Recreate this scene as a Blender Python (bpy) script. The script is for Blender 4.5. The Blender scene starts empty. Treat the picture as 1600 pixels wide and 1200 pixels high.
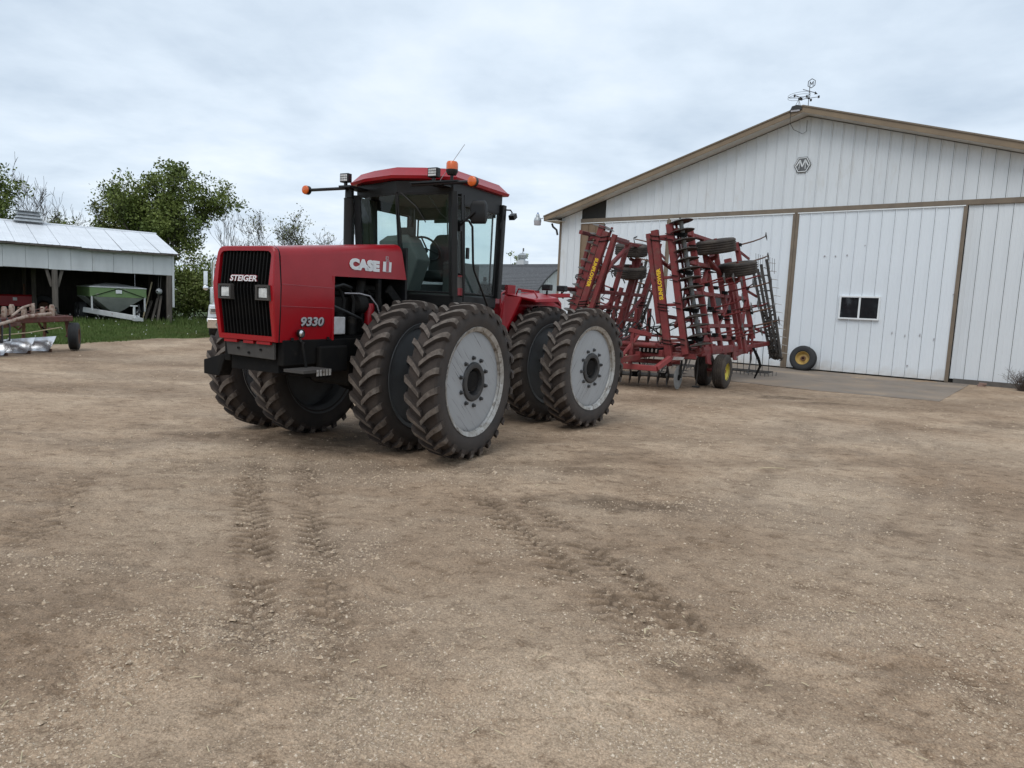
import bpy, math, random
import numpy as np
from mathutils import Matrix, Vector
random.seed(7)
D = bpy.data
SC = bpy.context.scene
COL = SC.collection
R = math.radians

# ------------------------------------------------------------------ camera
FPX, PITCH, ROLL, CAMH = 1083.0, 0.1143, 0.0439, 1.8556
cam = D.cameras.new('camera'); camo = D.objects.new('camera', cam); COL.objects.link(camo)
cam.sensor_fit = 'HORIZONTAL'; cam.sensor_width = 36.0; cam.lens = FPX / 1600 * 36
cam.clip_start = 0.05; cam.clip_end = 8000
_F = Vector((0, math.cos(PITCH), -math.sin(PITCH)))
_Dn = Vector((0, -math.sin(PITCH), -math.cos(PITCH)))
_X = Vector((1, 0, 0))
_right = _X * math.cos(ROLL) + _Dn * (-math.sin(ROLL))
_down = _X * math.sin(ROLL) + _Dn * math.cos(ROLL)
_m = Matrix.Identity(4)
for i in range(3):
    _m[i][0] = _right[i]; _m[i][1] = -_down[i]; _m[i][2] = -_F[i]
_m.translation = (0, 0, CAMH)
camo.matrix_world = _m
SC.camera = camo

# ------------------------------------------------------------------ sky, sun, exposure
SUN_EL, SUN_AZ = R(52), R(205)       # azimuth measured clockwise from +Y; behind and left of the camera
world = D.worlds.new('World'); SC.world = world; world.use_nodes = True
wn = world.node_tree.nodes; wl = world.node_tree.links
for n in list(wn): wn.remove(n)
def WN(t, **k):
    n = wn.new(t)
    for a, v in k.items(): setattr(n, a, v)
    return n
w_out = WN('ShaderNodeOutputWorld'); w_bg = WN('ShaderNodeBackground')
w_sky = WN('ShaderNodeTexSky', sky_type='NISHITA'); w_sky.sun_disc = False
w_sky.sun_elevation = SUN_EL; w_sky.sun_rotation = SUN_AZ; w_sky.air_density = 1.0; w_sky.dust_density = 2.0
w_tc = WN('ShaderNodeTexCoord'); w_sep = WN('ShaderNodeSeparateXYZ')
wl.new(w_tc.outputs['Generated'], w_sep.inputs[0])
w_add = WN('ShaderNodeMath', operation='ADD'); w_add.inputs[1].default_value = 0.16
w_mx = WN('ShaderNodeMath', operation='MAXIMUM'); w_mx.inputs[1].default_value = 0.0
wl.new(w_sep.outputs[2], w_mx.inputs[0]); wl.new(w_mx.outputs[0], w_add.inputs[0])
w_dx = WN('ShaderNodeMath', operation='DIVIDE'); w_dy = WN('ShaderNodeMath', operation='DIVIDE')
wl.new(w_sep.outputs[0], w_dx.inputs[0]); wl.new(w_add.outputs[0], w_dx.inputs[1])
wl.new(w_sep.outputs[1], w_dy.inputs[0]); wl.new(w_add.outputs[0], w_dy.inputs[1])
w_cmb = WN('ShaderNodeCombineXYZ'); wl.new(w_dx.outputs[0], w_cmb.inputs[0]); wl.new(w_dy.outputs[0], w_cmb.inputs[1])
w_n1 = WN('ShaderNodeTexNoise'); w_n1.inputs['Scale'].default_value = 0.85; w_n1.inputs['Detail'].default_value = 7
w_n1.inputs['Roughness'].default_value = 0.52; w_n1.inputs['Distortion'].default_value = 0.35
w_n2 = WN('ShaderNodeTexNoise'); w_n2.inputs['Scale'].default_value = 2.6; w_n2.inputs['Detail'].default_value = 5
w_n2.inputs['Roughness'].default_value = 0.55
wl.new(w_cmb.outputs[0], w_n1.inputs['Vector']); wl.new(w_cmb.outputs[0], w_n2.inputs['Vector'])
w_mix = WN('ShaderNodeMixRGB'); w_mix.inputs[0].default_value = 0.35
wl.new(w_n1.outputs[0], w_mix.inputs[1]); wl.new(w_n2.outputs[0], w_mix.inputs[2])
w_cr = WN('ShaderNodeValToRGB')
cr = w_cr.color_ramp; cr.elements[0].position = 0.34; cr.elements[0].color = (5.7, 6.8, 8.1, 1)
cr.elements[1].position = 0.64; cr.elements[1].color = (9.4, 10.2, 10.9, 1)
e = cr.elements.new(0.5); e.color = (7.7, 8.8, 10.0, 1)
wl.new(w_mix.outputs[0], w_cr.inputs[0])
w_mix2 = WN('ShaderNodeMixRGB'); w_mix2.inputs[0].default_value = 0.92      # nearly closed cloud deck over the clear sky
wl.new(w_sky.outputs[0], w_mix2.inputs[1]); wl.new(w_cr.outputs[0], w_mix2.inputs[2])
wl.new(w_mix2.outputs[0], w_bg.inputs[0]); w_bg.inputs[1].default_value = 0.093
wl.new(w_bg.outputs[0], w_out.inputs[0])

sun = D.lights.new('sun', 'SUN'); suno = D.objects.new('sun', sun); COL.objects.link(suno)
sun.energy = 1.0; sun.angle = R(35); sun.color = (1.0, 0.97, 0.92)
_sd = Vector((math.sin(SUN_AZ) * math.cos(SUN_EL), math.cos(SUN_AZ) * math.cos(SUN_EL), math.sin(SUN_EL)))
suno.rotation_euler = _sd.to_track_quat('Z', 'Y').to_euler()
SC.view_settings.view_transform = 'Standard'; SC.view_settings.look = 'None'
SC.view_settings.exposure = 0.16; SC.view_settings.gamma = 1.0; SC.view_settings.use_curve_mapping = False
SC.render.engine = 'CYCLES'
SC.cycles.max_bounces = 5; SC.cycles.transparent_max_bounces = 16; SC.cycles.caustics_reflective = False; SC.cycles.caustics_refractive = False

# ------------------------------------------------------------------ helpers: materials
MATS = {}
def mat(name, c1, c2=None, scale=6.0, rough=0.6, metal=0.0, bump=0.0, bscale=40.0, contrast=(0.35, 0.65),
        c3=None, scale3=2.0, thr3=(0.55, 0.7), stretch=(1, 1, 1), spec=0.5, coat=0.0, rvar=0.0, detail=6.0, splash=None):
    """principled with noise mottling between c1 and c2, optional stains c3, optional bump"""
    m = D.materials.new(name); m.use_nodes = True; MATS[name] = m
    nt = m.node_tree; N = nt.nodes; L = nt.links; b = N['Principled BSDF']
    b.inputs['Roughness'].default_value = rough; b.inputs['Metallic'].default_value = metal
    b.inputs['Specular IOR Level'].default_value = spec
    if coat: b.inputs['Coat Weight'].default_value = coat; b.inputs['Coat Roughness'].default_value = 0.12
    tc = N.new('ShaderNodeTexCoord'); mp = N.new('ShaderNodeMapping'); mp.inputs['Scale'].default_value = stretch
    L.new(tc.outputs['Object'], mp.inputs[0])
    c1 = (*c1, 1); c2 = (*c2, 1) if c2 else tuple(min(1, v * 0.8) for v in c1[:3]) + (1,)
    n = N.new('ShaderNodeTexNoise'); n.inputs['Scale'].default_value = scale; n.inputs['Detail'].default_value = detail
    n.inputs['Roughness'].default_value = 0.6; L.new(mp.outputs[0], n.inputs['Vector'])
    r = N.new('ShaderNodeValToRGB'); r.color_ramp.elements[0].position = contrast[0]; r.color_ramp.elements[1].position = contrast[1]
    r.color_ramp.elements[0].color = c1; r.color_ramp.elements[1].color = c2; L.new(n.outputs[0], r.inputs[0])
    out = r.outputs[0]
    if c3:
        n3 = N.new('ShaderNodeTexNoise'); n3.inputs['Scale'].default_value = scale3; n3.inputs['Detail'].default_value = 8
        n3.inputs['Roughness'].default_value = 0.65; L.new(mp.outputs[0], n3.inputs['Vector'])
        r3 = N.new('ShaderNodeValToRGB'); r3.color_ramp.elements[0].position = thr3[0]; r3.color_ramp.elements[1].position = thr3[1]
        L.new(n3.outputs[0], r3.inputs[0])
        mx = N.new('ShaderNodeMixRGB'); L.new(r3.outputs[0], mx.inputs[0]); L.new(out, mx.inputs[1]); mx.inputs[2].default_value = (*c3, 1)
        out = mx.outputs[0]
    if splash:      # dried mud thrown up along the foot of the wall: colour, reach in metres
        sx = N.new('ShaderNodeSeparateXYZ'); L.new(tc.outputs['Object'], sx.inputs[0])
        ns = N.new('ShaderNodeTexNoise'); ns.inputs['Scale'].default_value = 3.5; ns.inputs['Detail'].default_value = 6; L.new(tc.outputs['Object'], ns.inputs['Vector'])
        ng = N.new('ShaderNodeTexNoise'); ng.inputs['Scale'].default_value = .7; geo = N.new('ShaderNodeNewGeometry'); L.new(geo.outputs['Position'], ng.inputs['Vector'])
        mm = N.new('ShaderNodeMath'); mm.operation = 'MULTIPLY_ADD'; L.new(ns.outputs[0], mm.inputs[0]); mm.inputs[1].default_value = splash[1] * 1.6; L.new(ng.outputs[0], mm.inputs[2])
        md = N.new('ShaderNodeMath'); md.operation = 'SUBTRACT'; L.new(mm.outputs[0], md.inputs[0]); L.new(sx.outputs[2], md.inputs[1])
        rr = N.new('ShaderNodeValToRGB'); rr.color_ramp.elements[0].position = .45; rr.color_ramp.elements[1].position = 1.15; rr.color_ramp.elements[1].color = (.62, .62, .62, 1)
        L.new(md.outputs[0], rr.inputs[0]); mx2 = N.new('ShaderNodeMixRGB'); L.new(rr.outputs[0], mx2.inputs[0]); L.new(out, mx2.inputs[1]); mx2.inputs[2].default_value = (*splash[0], 1); out = mx2.outputs[0]
    L.new(out, b.inputs['Base Color'])
    if rvar:
        mr = N.new('ShaderNodeMapRange'); mr.inputs[3].default_value = max(0, rough - rvar); mr.inputs[4].default_value = min(1, rough + rvar)
        L.new(n.outputs[0], mr.inputs[0]); L.new(mr.outputs[0], b.inputs['Roughness'])
    if bump:
        nb = N.new('ShaderNodeTexNoise'); nb.inputs['Scale'].default_value = bscale; nb.inputs['Detail'].default_value = 5
        L.new(mp.outputs[0], nb.inputs['Vector'])
        bp = N.new('ShaderNodeBump'); bp.inputs['Strength'].default_value = bump; bp.inputs['Distance'].default_value = 0.02
        L.new(nb.outputs[0], bp.inputs['Height']); L.new(bp.outputs[0], b.inputs['Normal'])
    return m

def glass(name, tint, gloss=0.10):
    m = D.materials.new(name); m.use_nodes = True; MATS[name] = m
    nt = m.node_tree; N = nt.nodes; L = nt.links
    for n in list(N): N.remove(n)
    o = N.new('ShaderNodeOutputMaterial'); t = N.new('ShaderNodeBsdfTransparent'); g = N.new('ShaderNodeBsdfGlossy')
    t.inputs[0].default_value = (*tint, 1); g.inputs['Roughness'].default_value = 0.03
    lw = N.new('ShaderNodeLayerWeight'); lw.inputs[0].default_value = .5
    pw = N.new('ShaderNodeMath'); pw.operation = 'POWER'; pw.inputs[1].default_value = 4.0; L.new(lw.outputs['Facing'], pw.inputs[0])
    ad = N.new('ShaderNodeMath'); ad.operation = 'MULTIPLY_ADD'; ad.inputs[1].default_value = .45; ad.inputs[2].default_value = gloss; L.new(pw.outputs[0], ad.inputs[0])
    s = N.new('ShaderNodeMixShader'); L.new(ad.outputs[0], s.inputs[0]); L.new(t.outputs[0], s.inputs[1]); L.new(g.outputs[0], s.inputs[2])
    L.new(s.outputs[0], o.inputs[0])
    return m

# ------------------------------------------------------------------ helpers: geometry
class MB:
    """collects shapes; build() links them as one mesh object"""
    def __init__(s): s.v = []; s.f = []; s.m = []
    def add(s, verts, faces, mi=0):
        o = len(s.v); s.v += [tuple(v) for v in verts]
        s.f += [tuple(i + o for i in f) for f in faces]; s.m += [mi] * len(faces); return s
    def box(s, c, d, rot=None, mi=0):
        M = rot if rot is not None else Matrix.Identity(3)
        c = Vector(c); vs = []
        for z in (-.5, .5):
            for x, y in ((-.5, -.5), (.5, -.5), (.5, .5), (-.5, .5)):
                vs.append(c + M @ Vector((x * d[0], y * d[1], z * d[2])))
        return s.add(vs, [(3, 2, 1, 0), (4, 5, 6, 7), (0, 1, 5, 4), (1, 2, 6, 5), (2, 3, 7, 6), (3, 0, 4, 7)], mi)
    def bx(s, x0, x1, y0, y1, z0, z1, mi=0):
        return s.box(((x0 + x1) / 2, (y0 + y1) / 2, (z0 + z1) / 2), (abs(x1 - x0), abs(y1 - y0), abs(z1 - z0)), None, mi)
    def beam(s, p0, p1, w=.1, h=None, up=(0, 0, 1), ch=.12, mi=0):
        """chamfered rectangular bar from p0 to p1: w across, h along up"""
        h = w if h is None else h
        p0 = Vector(p0); p1 = Vector(p1); a = (p1 - p0).normalized(); u = Vector(up)
        if abs(a.dot(u)) > .97: u = Vector((0, 1, 0)) if abs(a.y) < .9 else Vector((1, 0, 0))
        sx = a.cross(u).normalized(); u = sx.cross(a)
        c = ch * min(w, h); W = w / 2; H = h / 2
        sec = [(W - c, -H), (W, -H + c), (W, H - c), (W - c, H), (-W + c, H), (-W, H - c), (-W, -H + c), (-W + c, -H)]
        vs = [p + sx * x + u * y for p in (p0, p1) for x, y in sec]
        fs = [(i, (i + 1) % 8, (i + 1) % 8 + 8, i + 8) for i in range(8)] + [tuple(range(7, -1, -1)), tuple(range(8, 16))]
        return s.add(vs, fs, mi)
    def tube(s, pts, r, n=8, mi=0, cap=True):
        pts = [Vector(p) for p in pts]; rs = r if isinstance(r, (list, tuple)) else [r] * len(pts)
        prev = None; vs = []
        for i, p in enumerate(pts):
            t = (pts[min(i + 1, len(pts) - 1)] - pts[max(i - 1, 0)]).normalized()
            if prev is None:
                q = Vector((0, 0, 1)) if abs(t.z) < .9 else Vector((1, 0, 0))
                prev = t.cross(q).normalized()
            prev = (prev - t * prev.dot(t)).normalized(); b = t.cross(prev)
            for k in range(n):
                a = 2 * math.pi * k / n; vs.append(p + (prev * math.cos(a) + b * math.sin(a)) * rs[i])
        fs = [(i * n + k, i * n + (k + 1) % n, (i + 1) * n + (k + 1) % n, (i + 1) * n + k) for i in range(len(pts) - 1) for k in range(n)]
        if cap: fs += [tuple(range(n - 1, -1, -1)), tuple((len(pts) - 1) * n + k for k in range(n))]
        return s.add(vs, fs, mi)
    def lathe(s, prof, axis='X', n=32, c=(0, 0, 0), mi=0, close=False, rot=None):
        """prof: list of (along, radius)"""
        vs = []; c = Vector(c)
        for a, r in prof:
            for k in range(n):
                t = 2 * math.pi * k / n; x, y = r * math.cos(t), r * math.sin(t)
                v = Vector((a, x, y)) if axis == 'X' else Vector((y, a, x)) if axis == 'Y' else Vector((x, y, a))
                vs.append(c + (rot @ v if rot is not None else v))
        m = len(prof); fs = [(i * n + k, i * n + (k + 1) % n, (i + 1) * n + (k + 1) % n, (i + 1) * n + k) for i in range(m - 1) for k in range(n)]
        if close: fs += [((m - 1) * n + k, (m - 1) * n + (k + 1) % n, (k + 1) % n, k) for k in range(n)]
        return s.add(vs, fs, mi)
    def cyl(s, p0, p1, r, n=16, mi=0): return s.tube([p0, p1], r, n, mi)
    def prism(s, poly, axis, a0, a1, mi=0):
        """poly in the two other axes (in order XYZ minus axis), extruded from a0 to a1"""
        def P(u, v, a): return (a, u, v) if axis == 'X' else (u, a, v) if axis == 'Y' else (u, v, a)
        n = len(poly); vs = [P(u, v, a0) for u, v in poly] + [P(u, v, a1) for u, v in poly]
        fs = [tuple(range(n - 1, -1, -1)), tuple(range(n, 2 * n))] + [(i, (i + 1) % n, (i + 1) % n + n, i + n) for i in range(n)]
        return s.add(vs, fs, mi)
    def loft(s, rings, closed=True, cap=True, mi=0):
        n = len(rings[0]); vs = [p for r in rings for p in r]; k = n if closed else n - 1
        fs = [(i * n + j, i * n + (j + 1) % n, (i + 1) * n + (j + 1) % n, (i + 1) * n + j) for i in range(len(rings) - 1) for j in range(k)]
        if cap and closed: fs += [tuple(range(n - 1, -1, -1)), tuple((len(rings) - 1) * n + j for j in range(n))]
        return s.add(vs, fs, mi)
    def mesh(s, name, mats, smooth=35):
        me = D.meshes.new(name); me.from_pydata(s.v, [], s.f)
        for m in (mats if isinstance(mats, (list, tuple)) else [mats]): me.materials.append(MATS[m] if isinstance(m, str) else m)
        if any(s.m): me.polygons.foreach_set('material_index', s.m)
        fix_normals(me)
        if smooth: smooth_by(me, smooth)
        me.update(); return me
    def build(s, name, mats, parent=None, loc=None, rz=None, smooth=35, bevel=0, mtx=None):
        o = D.objects.new(name, s.mesh(name, mats, smooth)); COL.objects.link(o)
        return place(o, parent, loc, rz, bevel, mtx)
import bmesh
def fix_normals(me):
    bm = bmesh.new(); bm.from_mesh(me); bmesh.ops.recalc_face_normals(bm, faces=bm.faces); bm.to_mesh(me); bm.free()
def smooth_by(me, ang):
    me.polygons.foreach_set('use_smooth', [True] * len(me.polygons)); me.set_sharp_from_angle(angle=R(ang))
def place(o, parent=None, loc=None, rz=None, bevel=0, mtx=None):
    if parent is not None: o.parent = parent
    if mtx is not None: o.matrix_local = mtx
    if loc is not None: o.location = loc
    if rz is not None: o.rotation_euler = (0, 0, rz)
    if bevel:
        b = o.modifiers.new('bevel', 'BEVEL'); b.width = bevel; b.segments = 2; b.limit_method = 'ANGLE'; b.angle_limit = R(40)
    return o
def inst(name, me, parent=None, loc=None, rz=None, mtx=None):
    o = D.objects.new(name, me); COL.objects.link(o); return place(o, parent, loc, rz, 0, mtx)
def tag(o, label, cat, group=None):
    o['label'] = label; o['category'] = cat
    if group: o['group'] = group
    return o
def thing(name, label, cat, loc=(0, 0, 0), rz=0, group=None):
    o = D.objects.new(name, None); COL.objects.link(o); o.location = loc; o.rotation_euler = (0, 0, rz)
    o.empty_display_size = .3
    return tag(o, label, cat, group)
def struct(o, kind='structure'): o['kind'] = kind; return o
def text(name, body, size, matname, parent, mtx, depth=.004, shear=0.0, bold=0.0, spacing=1.0, sx=1.0):
    cu = D.curves.new(name, 'FONT'); cu.body = body; cu.size = size; cu.extrude = depth; cu.shear = shear; cu.offset = bold
    cu.align_x = 'CENTER'; cu.align_y = 'CENTER'; cu.space_character = spacing; cu.resolution_u = 3
    t = D.objects.new(name, cu); COL.objects.link(t)
    me = D.meshes.new_from_object(t.evaluated_get(bpy.context.evaluated_depsgraph_get()))
    D.objects.remove(t); D.curves.remove(cu)
    if sx != 1.0:
        for v in me.vertices: v.co.x *= sx
    me.materials.clear(); me.materials.append(MATS[matname])
    o = D.objects.new(name, me); COL.objects.link(o); o.parent = parent; o.matrix_local = mtx
    return o
def axes(x, y, z, loc):
    m = Matrix.Identity(4)
    for i in range(3): m[i][0] = x[i]; m[i][1] = y[i]; m[i][2] = z[i]; m[i][3] = loc[i]
    return m
# lattice value noise for terrain and colour masks
def _h(ix, iy, s):
    n = (ix.astype(np.int64) * 374761393 + iy.astype(np.int64) * 668265263 + s * 1442695041) & 0x7fffffff
    n = ((n ^ (n >> 13)) * 1274126177) & 0x7fffffff
    return ((n ^ (n >> 16)) & 0xffff) / 65535.0
def vnoise(x, y, s=0):
    ix = np.floor(x); iy = np.floor(y); fx = x - ix; fy = y - iy
    fx = fx * fx * (3 - 2 * fx); fy = fy * fy * (3 - 2 * fy)
    a = _h(ix, iy, s); b = _h(ix + 1, iy, s); c = _h(ix, iy + 1, s); d = _h(ix + 1, iy + 1, s)
    return (a * (1 - fx) + b * fx) * (1 - fy) + (c * (1 - fx) + d * fx) * fy
def fbm(x, y, s=0, o=4):
    t = 0; a = 1; w = 0
    for k in range(o): t = t + a * vnoise(x * 2 ** k + 17 * k, y * 2 ** k - 31 * k, s + k); w += a; a *= .5
    return t / w
def np_mesh(name, V, F, matname, smooth=False):
    """V (n,3) array, F (m,k) array of same-size faces"""
    me = D.meshes.new(name); V = np.asarray(V, np.float32); F = np.asarray(F, np.int32); k = F.shape[1]
    me.vertices.add(len(V)); me.vertices.foreach_set('co', V.ravel())
    me.loops.add(F.size); me.loops.foreach_set('vertex_index', F.ravel())
    me.polygons.add(len(F)); me.polygons.foreach_set('loop_start', np.arange(0, F.size, k, dtype=np.int32))
    me.polygons.foreach_set('use_smooth', np.full(len(F), smooth)); me.materials.append(MATS[matname])
    me.update(calc_edges=True); me.validate(); return me

# ------------------------------------------------------------------ materials
mat('siding', (.71, .74, .765), (.64, .67, .695), 1.2, .45, c3=(.52, .50, .46), scale3=1.6, thr3=(.58, .82), stretch=(1, 1, .25))
mat('siding_door', (.77, .81, .845), (.70, .74, .78), 1.0, .42, c3=(.56, .55, .52), scale3=1.3, thr3=(.58, .85), stretch=(1, 1, .2), splash=((.40, .33, .25), .45))
mat('trim_brown', (.20, .155, .11), (.155, .12, .088), 3, .55)
mat('fascia_tan', (.235, .17, .105), (.19, .138, .088), 2, .5, stretch=(1, 1, 1))
mat('soffit', (.66, .65, .62), (.58, .57, .54), 3, .6)
mat('door_tan', (.22, .15, .095), (.18, .125, .08), 3, .6)
mat('dark_gap', (.02, .02, .02), (.03, .028, .025), 5, .8)
mat('vinyl_white', (.80, .82, .83), (.74, .76, .77), 5, .35)
mat('pane_dark', (.012, .014, .016), (.02, .022, .025), 2, .06, spec=.6)
mat('logo_grey', (.12, .125, .13), (.09, .092, .095), 8, .5)
mat('black_iron', (.018, .018, .019), (.03, .028, .026), 9, .5)
mat('galv', (.50, .52, .53), (.38, .40, .41), 7, .42, metal=.6)
mat('shed_white', (.66, .67, .68), (.57, .58, .59), 2.0, .6, c3=(.40, .38, .35), scale3=1.5, thr3=(.62, .85), stretch=(1, 1, .3))
mat('shed_roof', (.78, .80, .83), (.70, .72, .75), 1.2, .42, c3=(.42, .33, .26), scale3=.55, thr3=(.62, .80))
mat('old_wood', (.16, .135, .115), (.085, .072, .062), 10, .85, stretch=(1, 1, .12), bump=.3, bscale=60)
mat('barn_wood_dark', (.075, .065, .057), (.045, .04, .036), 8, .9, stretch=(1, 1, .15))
mat('shingle', (.15, .152, .16), (.085, .087, .093), 14, .9, c3=(.19, .19, .195), scale3=6, bump=.4, bscale=30)
mat('concrete', (.25, .205, .165), (.19, .152, .12), 2.2, .9, c3=(.34, .255, .18), scale3=.55, thr3=(.48, .66), bump=.15, bscale=60)
mat('red_paint', (.33, .004, .010), (.285, .0035, .009), 3, .34, spec=.4, coat=.12, rvar=.10, bump=.02, bscale=9, c3=(.31, .02, .025), scale3=1.2, thr3=(.6, .85))
mat('red_paint_dull', (.34, .006, .013), (.28, .005, .011), 4, .40, spec=.4, coat=.08)
mat('black_paint', (.009, .009, .010), (.014, .0135, .013), 6, .40, spec=.35)
mat('black_frame', (.007, .007, .0075), (.012, .011, .010), 5, .75, spec=.12, c3=(.04, .034, .028), scale3=3, thr3=(.58, .8))
mat('engine', (.011, .0105, .010), (.022, .020, .018), 12, .7, spec=.2, c3=(.055, .045, .036), scale3=6, thr3=(.6, .75))
mat('plate_dark', (.055, .050, .045), (.038, .034, .031), 6, .75, c3=(.08, .07, .058), scale3=4)
mat('plate_grey', (.13, .12, .11), (.09, .082, .074), 6, .7)
mat('rubber', (.034, .026, .022), (.052, .039, .032), 5, .88, c3=(.078, .060, .048), scale3=2.2, thr3=(.5, .8), bump=.25, bscale=80)
mat('rubber_lug', (.155, .127, .106), (.07, .056, .047), 14, .9, c3=(.20, .178, .155), scale3=9, thr3=(.5, .75), bump=.3, bscale=120)
mat('rubber_side', (.030, .026, .024), (.052, .041, .035), 3, .8, bump=.1, bscale=60)
mat('rubber_black', (.016, .017, .019), (.024, .024, .025), 5, .7)
mat('rubber_mud', (.036, .029, .025), (.060, .048, .039), 5, .92, c3=(.095, .076, .060), scale3=4, thr3=(.5, .8), bump=.35, bscale=70)
mat('rim_silver', (.36, .375, .39), (.325, .335, .345), 2.5, .5, metal=.15, c3=(.13, .13, .13), scale3=6, thr3=(.60, .66), stretch=(1, 7, .30))
mat('rim_flange', (.46, .455, .44), (.30, .28, .25), 9, .42, metal=.35, c3=(.13, .105, .085), scale3=14, thr3=(.52, .68))
mat('rim_dark', (.10, .105, .11), (.075, .078, .08), 3, .6, c3=(.05, .045, .042), scale3=2.5, thr3=(.55, .8))
mat('hub_black', (.02, .021, .023), (.045, .042, .04), 10, .55)
mat('bolt_steel', (.10, .10, .105), (.06, .06, .06), 20, .5, metal=.5)
mat('decal_white', (.78, .79, .80), (.70, .71, .72), 10, .45)
mat('decal_grey', (.42, .40, .42), (.34, .33, .34), 10, .45)
mat('decal_pinkred', (.42, .10, .12), (.36, .08, .10), 10, .45)
mat('decal_black', (.015, .015, .016), (.02, .02, .02), 10, .5)
mat('lamp_lens', (.72, .72, .70), (.45, .45, .44), 18, .12, spec=.8)
mat('lamp_chrome', (.75, .75, .76), (.6, .6, .6), 10, .15, metal=.9)
mat('amber', (.72, .13, .012), (.60, .10, .01), 15, .22, spec=.7)
mat('cab_interior', (.035, .042, .040), (.05, .058, .055), 4, .8)
mat('cab_liner', (.075, .08, .074), (.06, .064, .06), 4, .9)
mat('dash_grey', (.135, .148, .140), (.11, .12, .115), 3, .75)
mat('stripe_red', (.30, .03, .04), (.26, .03, .035), 5, .4)
mat('battery_white', (.50, .50, .51), (.36, .35, .34), 9, .6)
glass('cab_glass', (.89, .94, .932), .03)
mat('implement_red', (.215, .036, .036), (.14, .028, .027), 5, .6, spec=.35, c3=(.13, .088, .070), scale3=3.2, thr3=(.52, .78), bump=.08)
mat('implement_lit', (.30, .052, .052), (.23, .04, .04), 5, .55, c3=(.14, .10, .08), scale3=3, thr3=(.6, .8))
mat('disc_steel', (.055, .048, .044), (.10, .085, .072), 7, .5, metal=.3, c3=(.15, .10, .07), scale3=5, thr3=(.55, .75))
mat('spool', (.22, .22, .215), (.15, .15, .145), 8, .6)
mat('tine_dark', (.035, .034, .034), (.07, .06, .052), 9, .6)
mat('tine_bright', (.48, .47, .45), (.34, .32, .30), 10, .4, metal=.5)
mat('yellow_decal', (.80, .53, .02), (.72, .46, .02), 8, .5)
mat('yellow_rim', (.60, .50, .06), (.50, .41, .05), 6, .5, c3=(.25, .19, .06), scale3=5, thr3=(.6, .8))
mat('gold_rim', (.48, .33, .10), (.38, .25, .08), 6, .45, c3=(.16, .10, .05), scale3=5, thr3=(.58, .8))
mat('hose', (.012, .012, .013), (.02, .02, .02), 10, .5)
mat('steel_shiny', (.70, .71, .74), (.52, .53, .55), 5, .20, metal=.9, c3=(.30, .24, .2), scale3=3, thr3=(.62, .8))
mat('plow_red', (.15, .045, .035), (.09, .04, .03), 6, .7, c3=(.17, .12, .09), scale3=4, thr3=(.55, .75))
mat('plow_cream', (.42, .34, .28), (.28, .19, .145), 9, .7, c3=(.17, .075, .05), scale3=9, thr3=(.50, .62))
mat('rust', (.17, .085, .05), (.11, .06, .04), 9, .85)
mat('hopper_green', (.16, .25, .10), (.13, .21, .085), 3, .6, c3=(.26, .29, .21), scale3=3)
mat('hopper_white', (.58, .59, .59), (.48, .49, .49), 3, .5)
mat('truck_white', (.74, .76, .77), (.66, .68, .69), 3, .25, coat=.5)
mat('truck_green', (.02, .11, .045), (.016, .09, .038), 4, .3, coat=.4)
mat('chrome', (.85, .86, .87), (.75, .76, .77), 6, .12, metal=1.0)
mat('blue_plastic', (.02, .14, .5), (.02, .12, .42), 5, .5)
mat('straw', (.60, .50, .33), (.48, .39, .25), 12, .8)
mat('brick', (.30, .20, .165), (.24, .16, .13), 12, .9)
mat('bark', (.095, .08, .068), (.055, .047, .04), 14, .95, stretch=(1, 1, .3), bump=.5, bscale=25)
mat('bark_grey', (.16, .145, .13), (.10, .09, .082), 14, .95, stretch=(1, 1, .3))
mat('leaf_dark', (.085, .118, .024), (.165, .20, .048), .8, .6, contrast=(.4, .6), spec=.3)
mat('leaf_olive', (.11, .125, .036), (.17, .18, .06), .8, .6, contrast=(.4, .6), spec=.3)
mat('leaf_light', (.15, .195, .045), (.21, .25, .07), .8, .6, spec=.3)
mat('grass', (.066, .112, .024), (.11, .15, .042), 1.2, .7, spec=.25, c3=(.13, .135, .05), scale3=.5, thr3=(.5, .75))
mat('dandelion', (.62, .62, .58), (.52, .52, .48), 20, .9)
mat('dry_twig', (.11, .085, .072), (.07, .055, .048), 14, .95)
mat('pebble', (.47, .355, .25), (.30, .225, .155), 45, .95, spec=.15, contrast=(.42, .58), c3=(.68, .57, .45), scale3=70, thr3=(.55, .61), detail=2)
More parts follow.
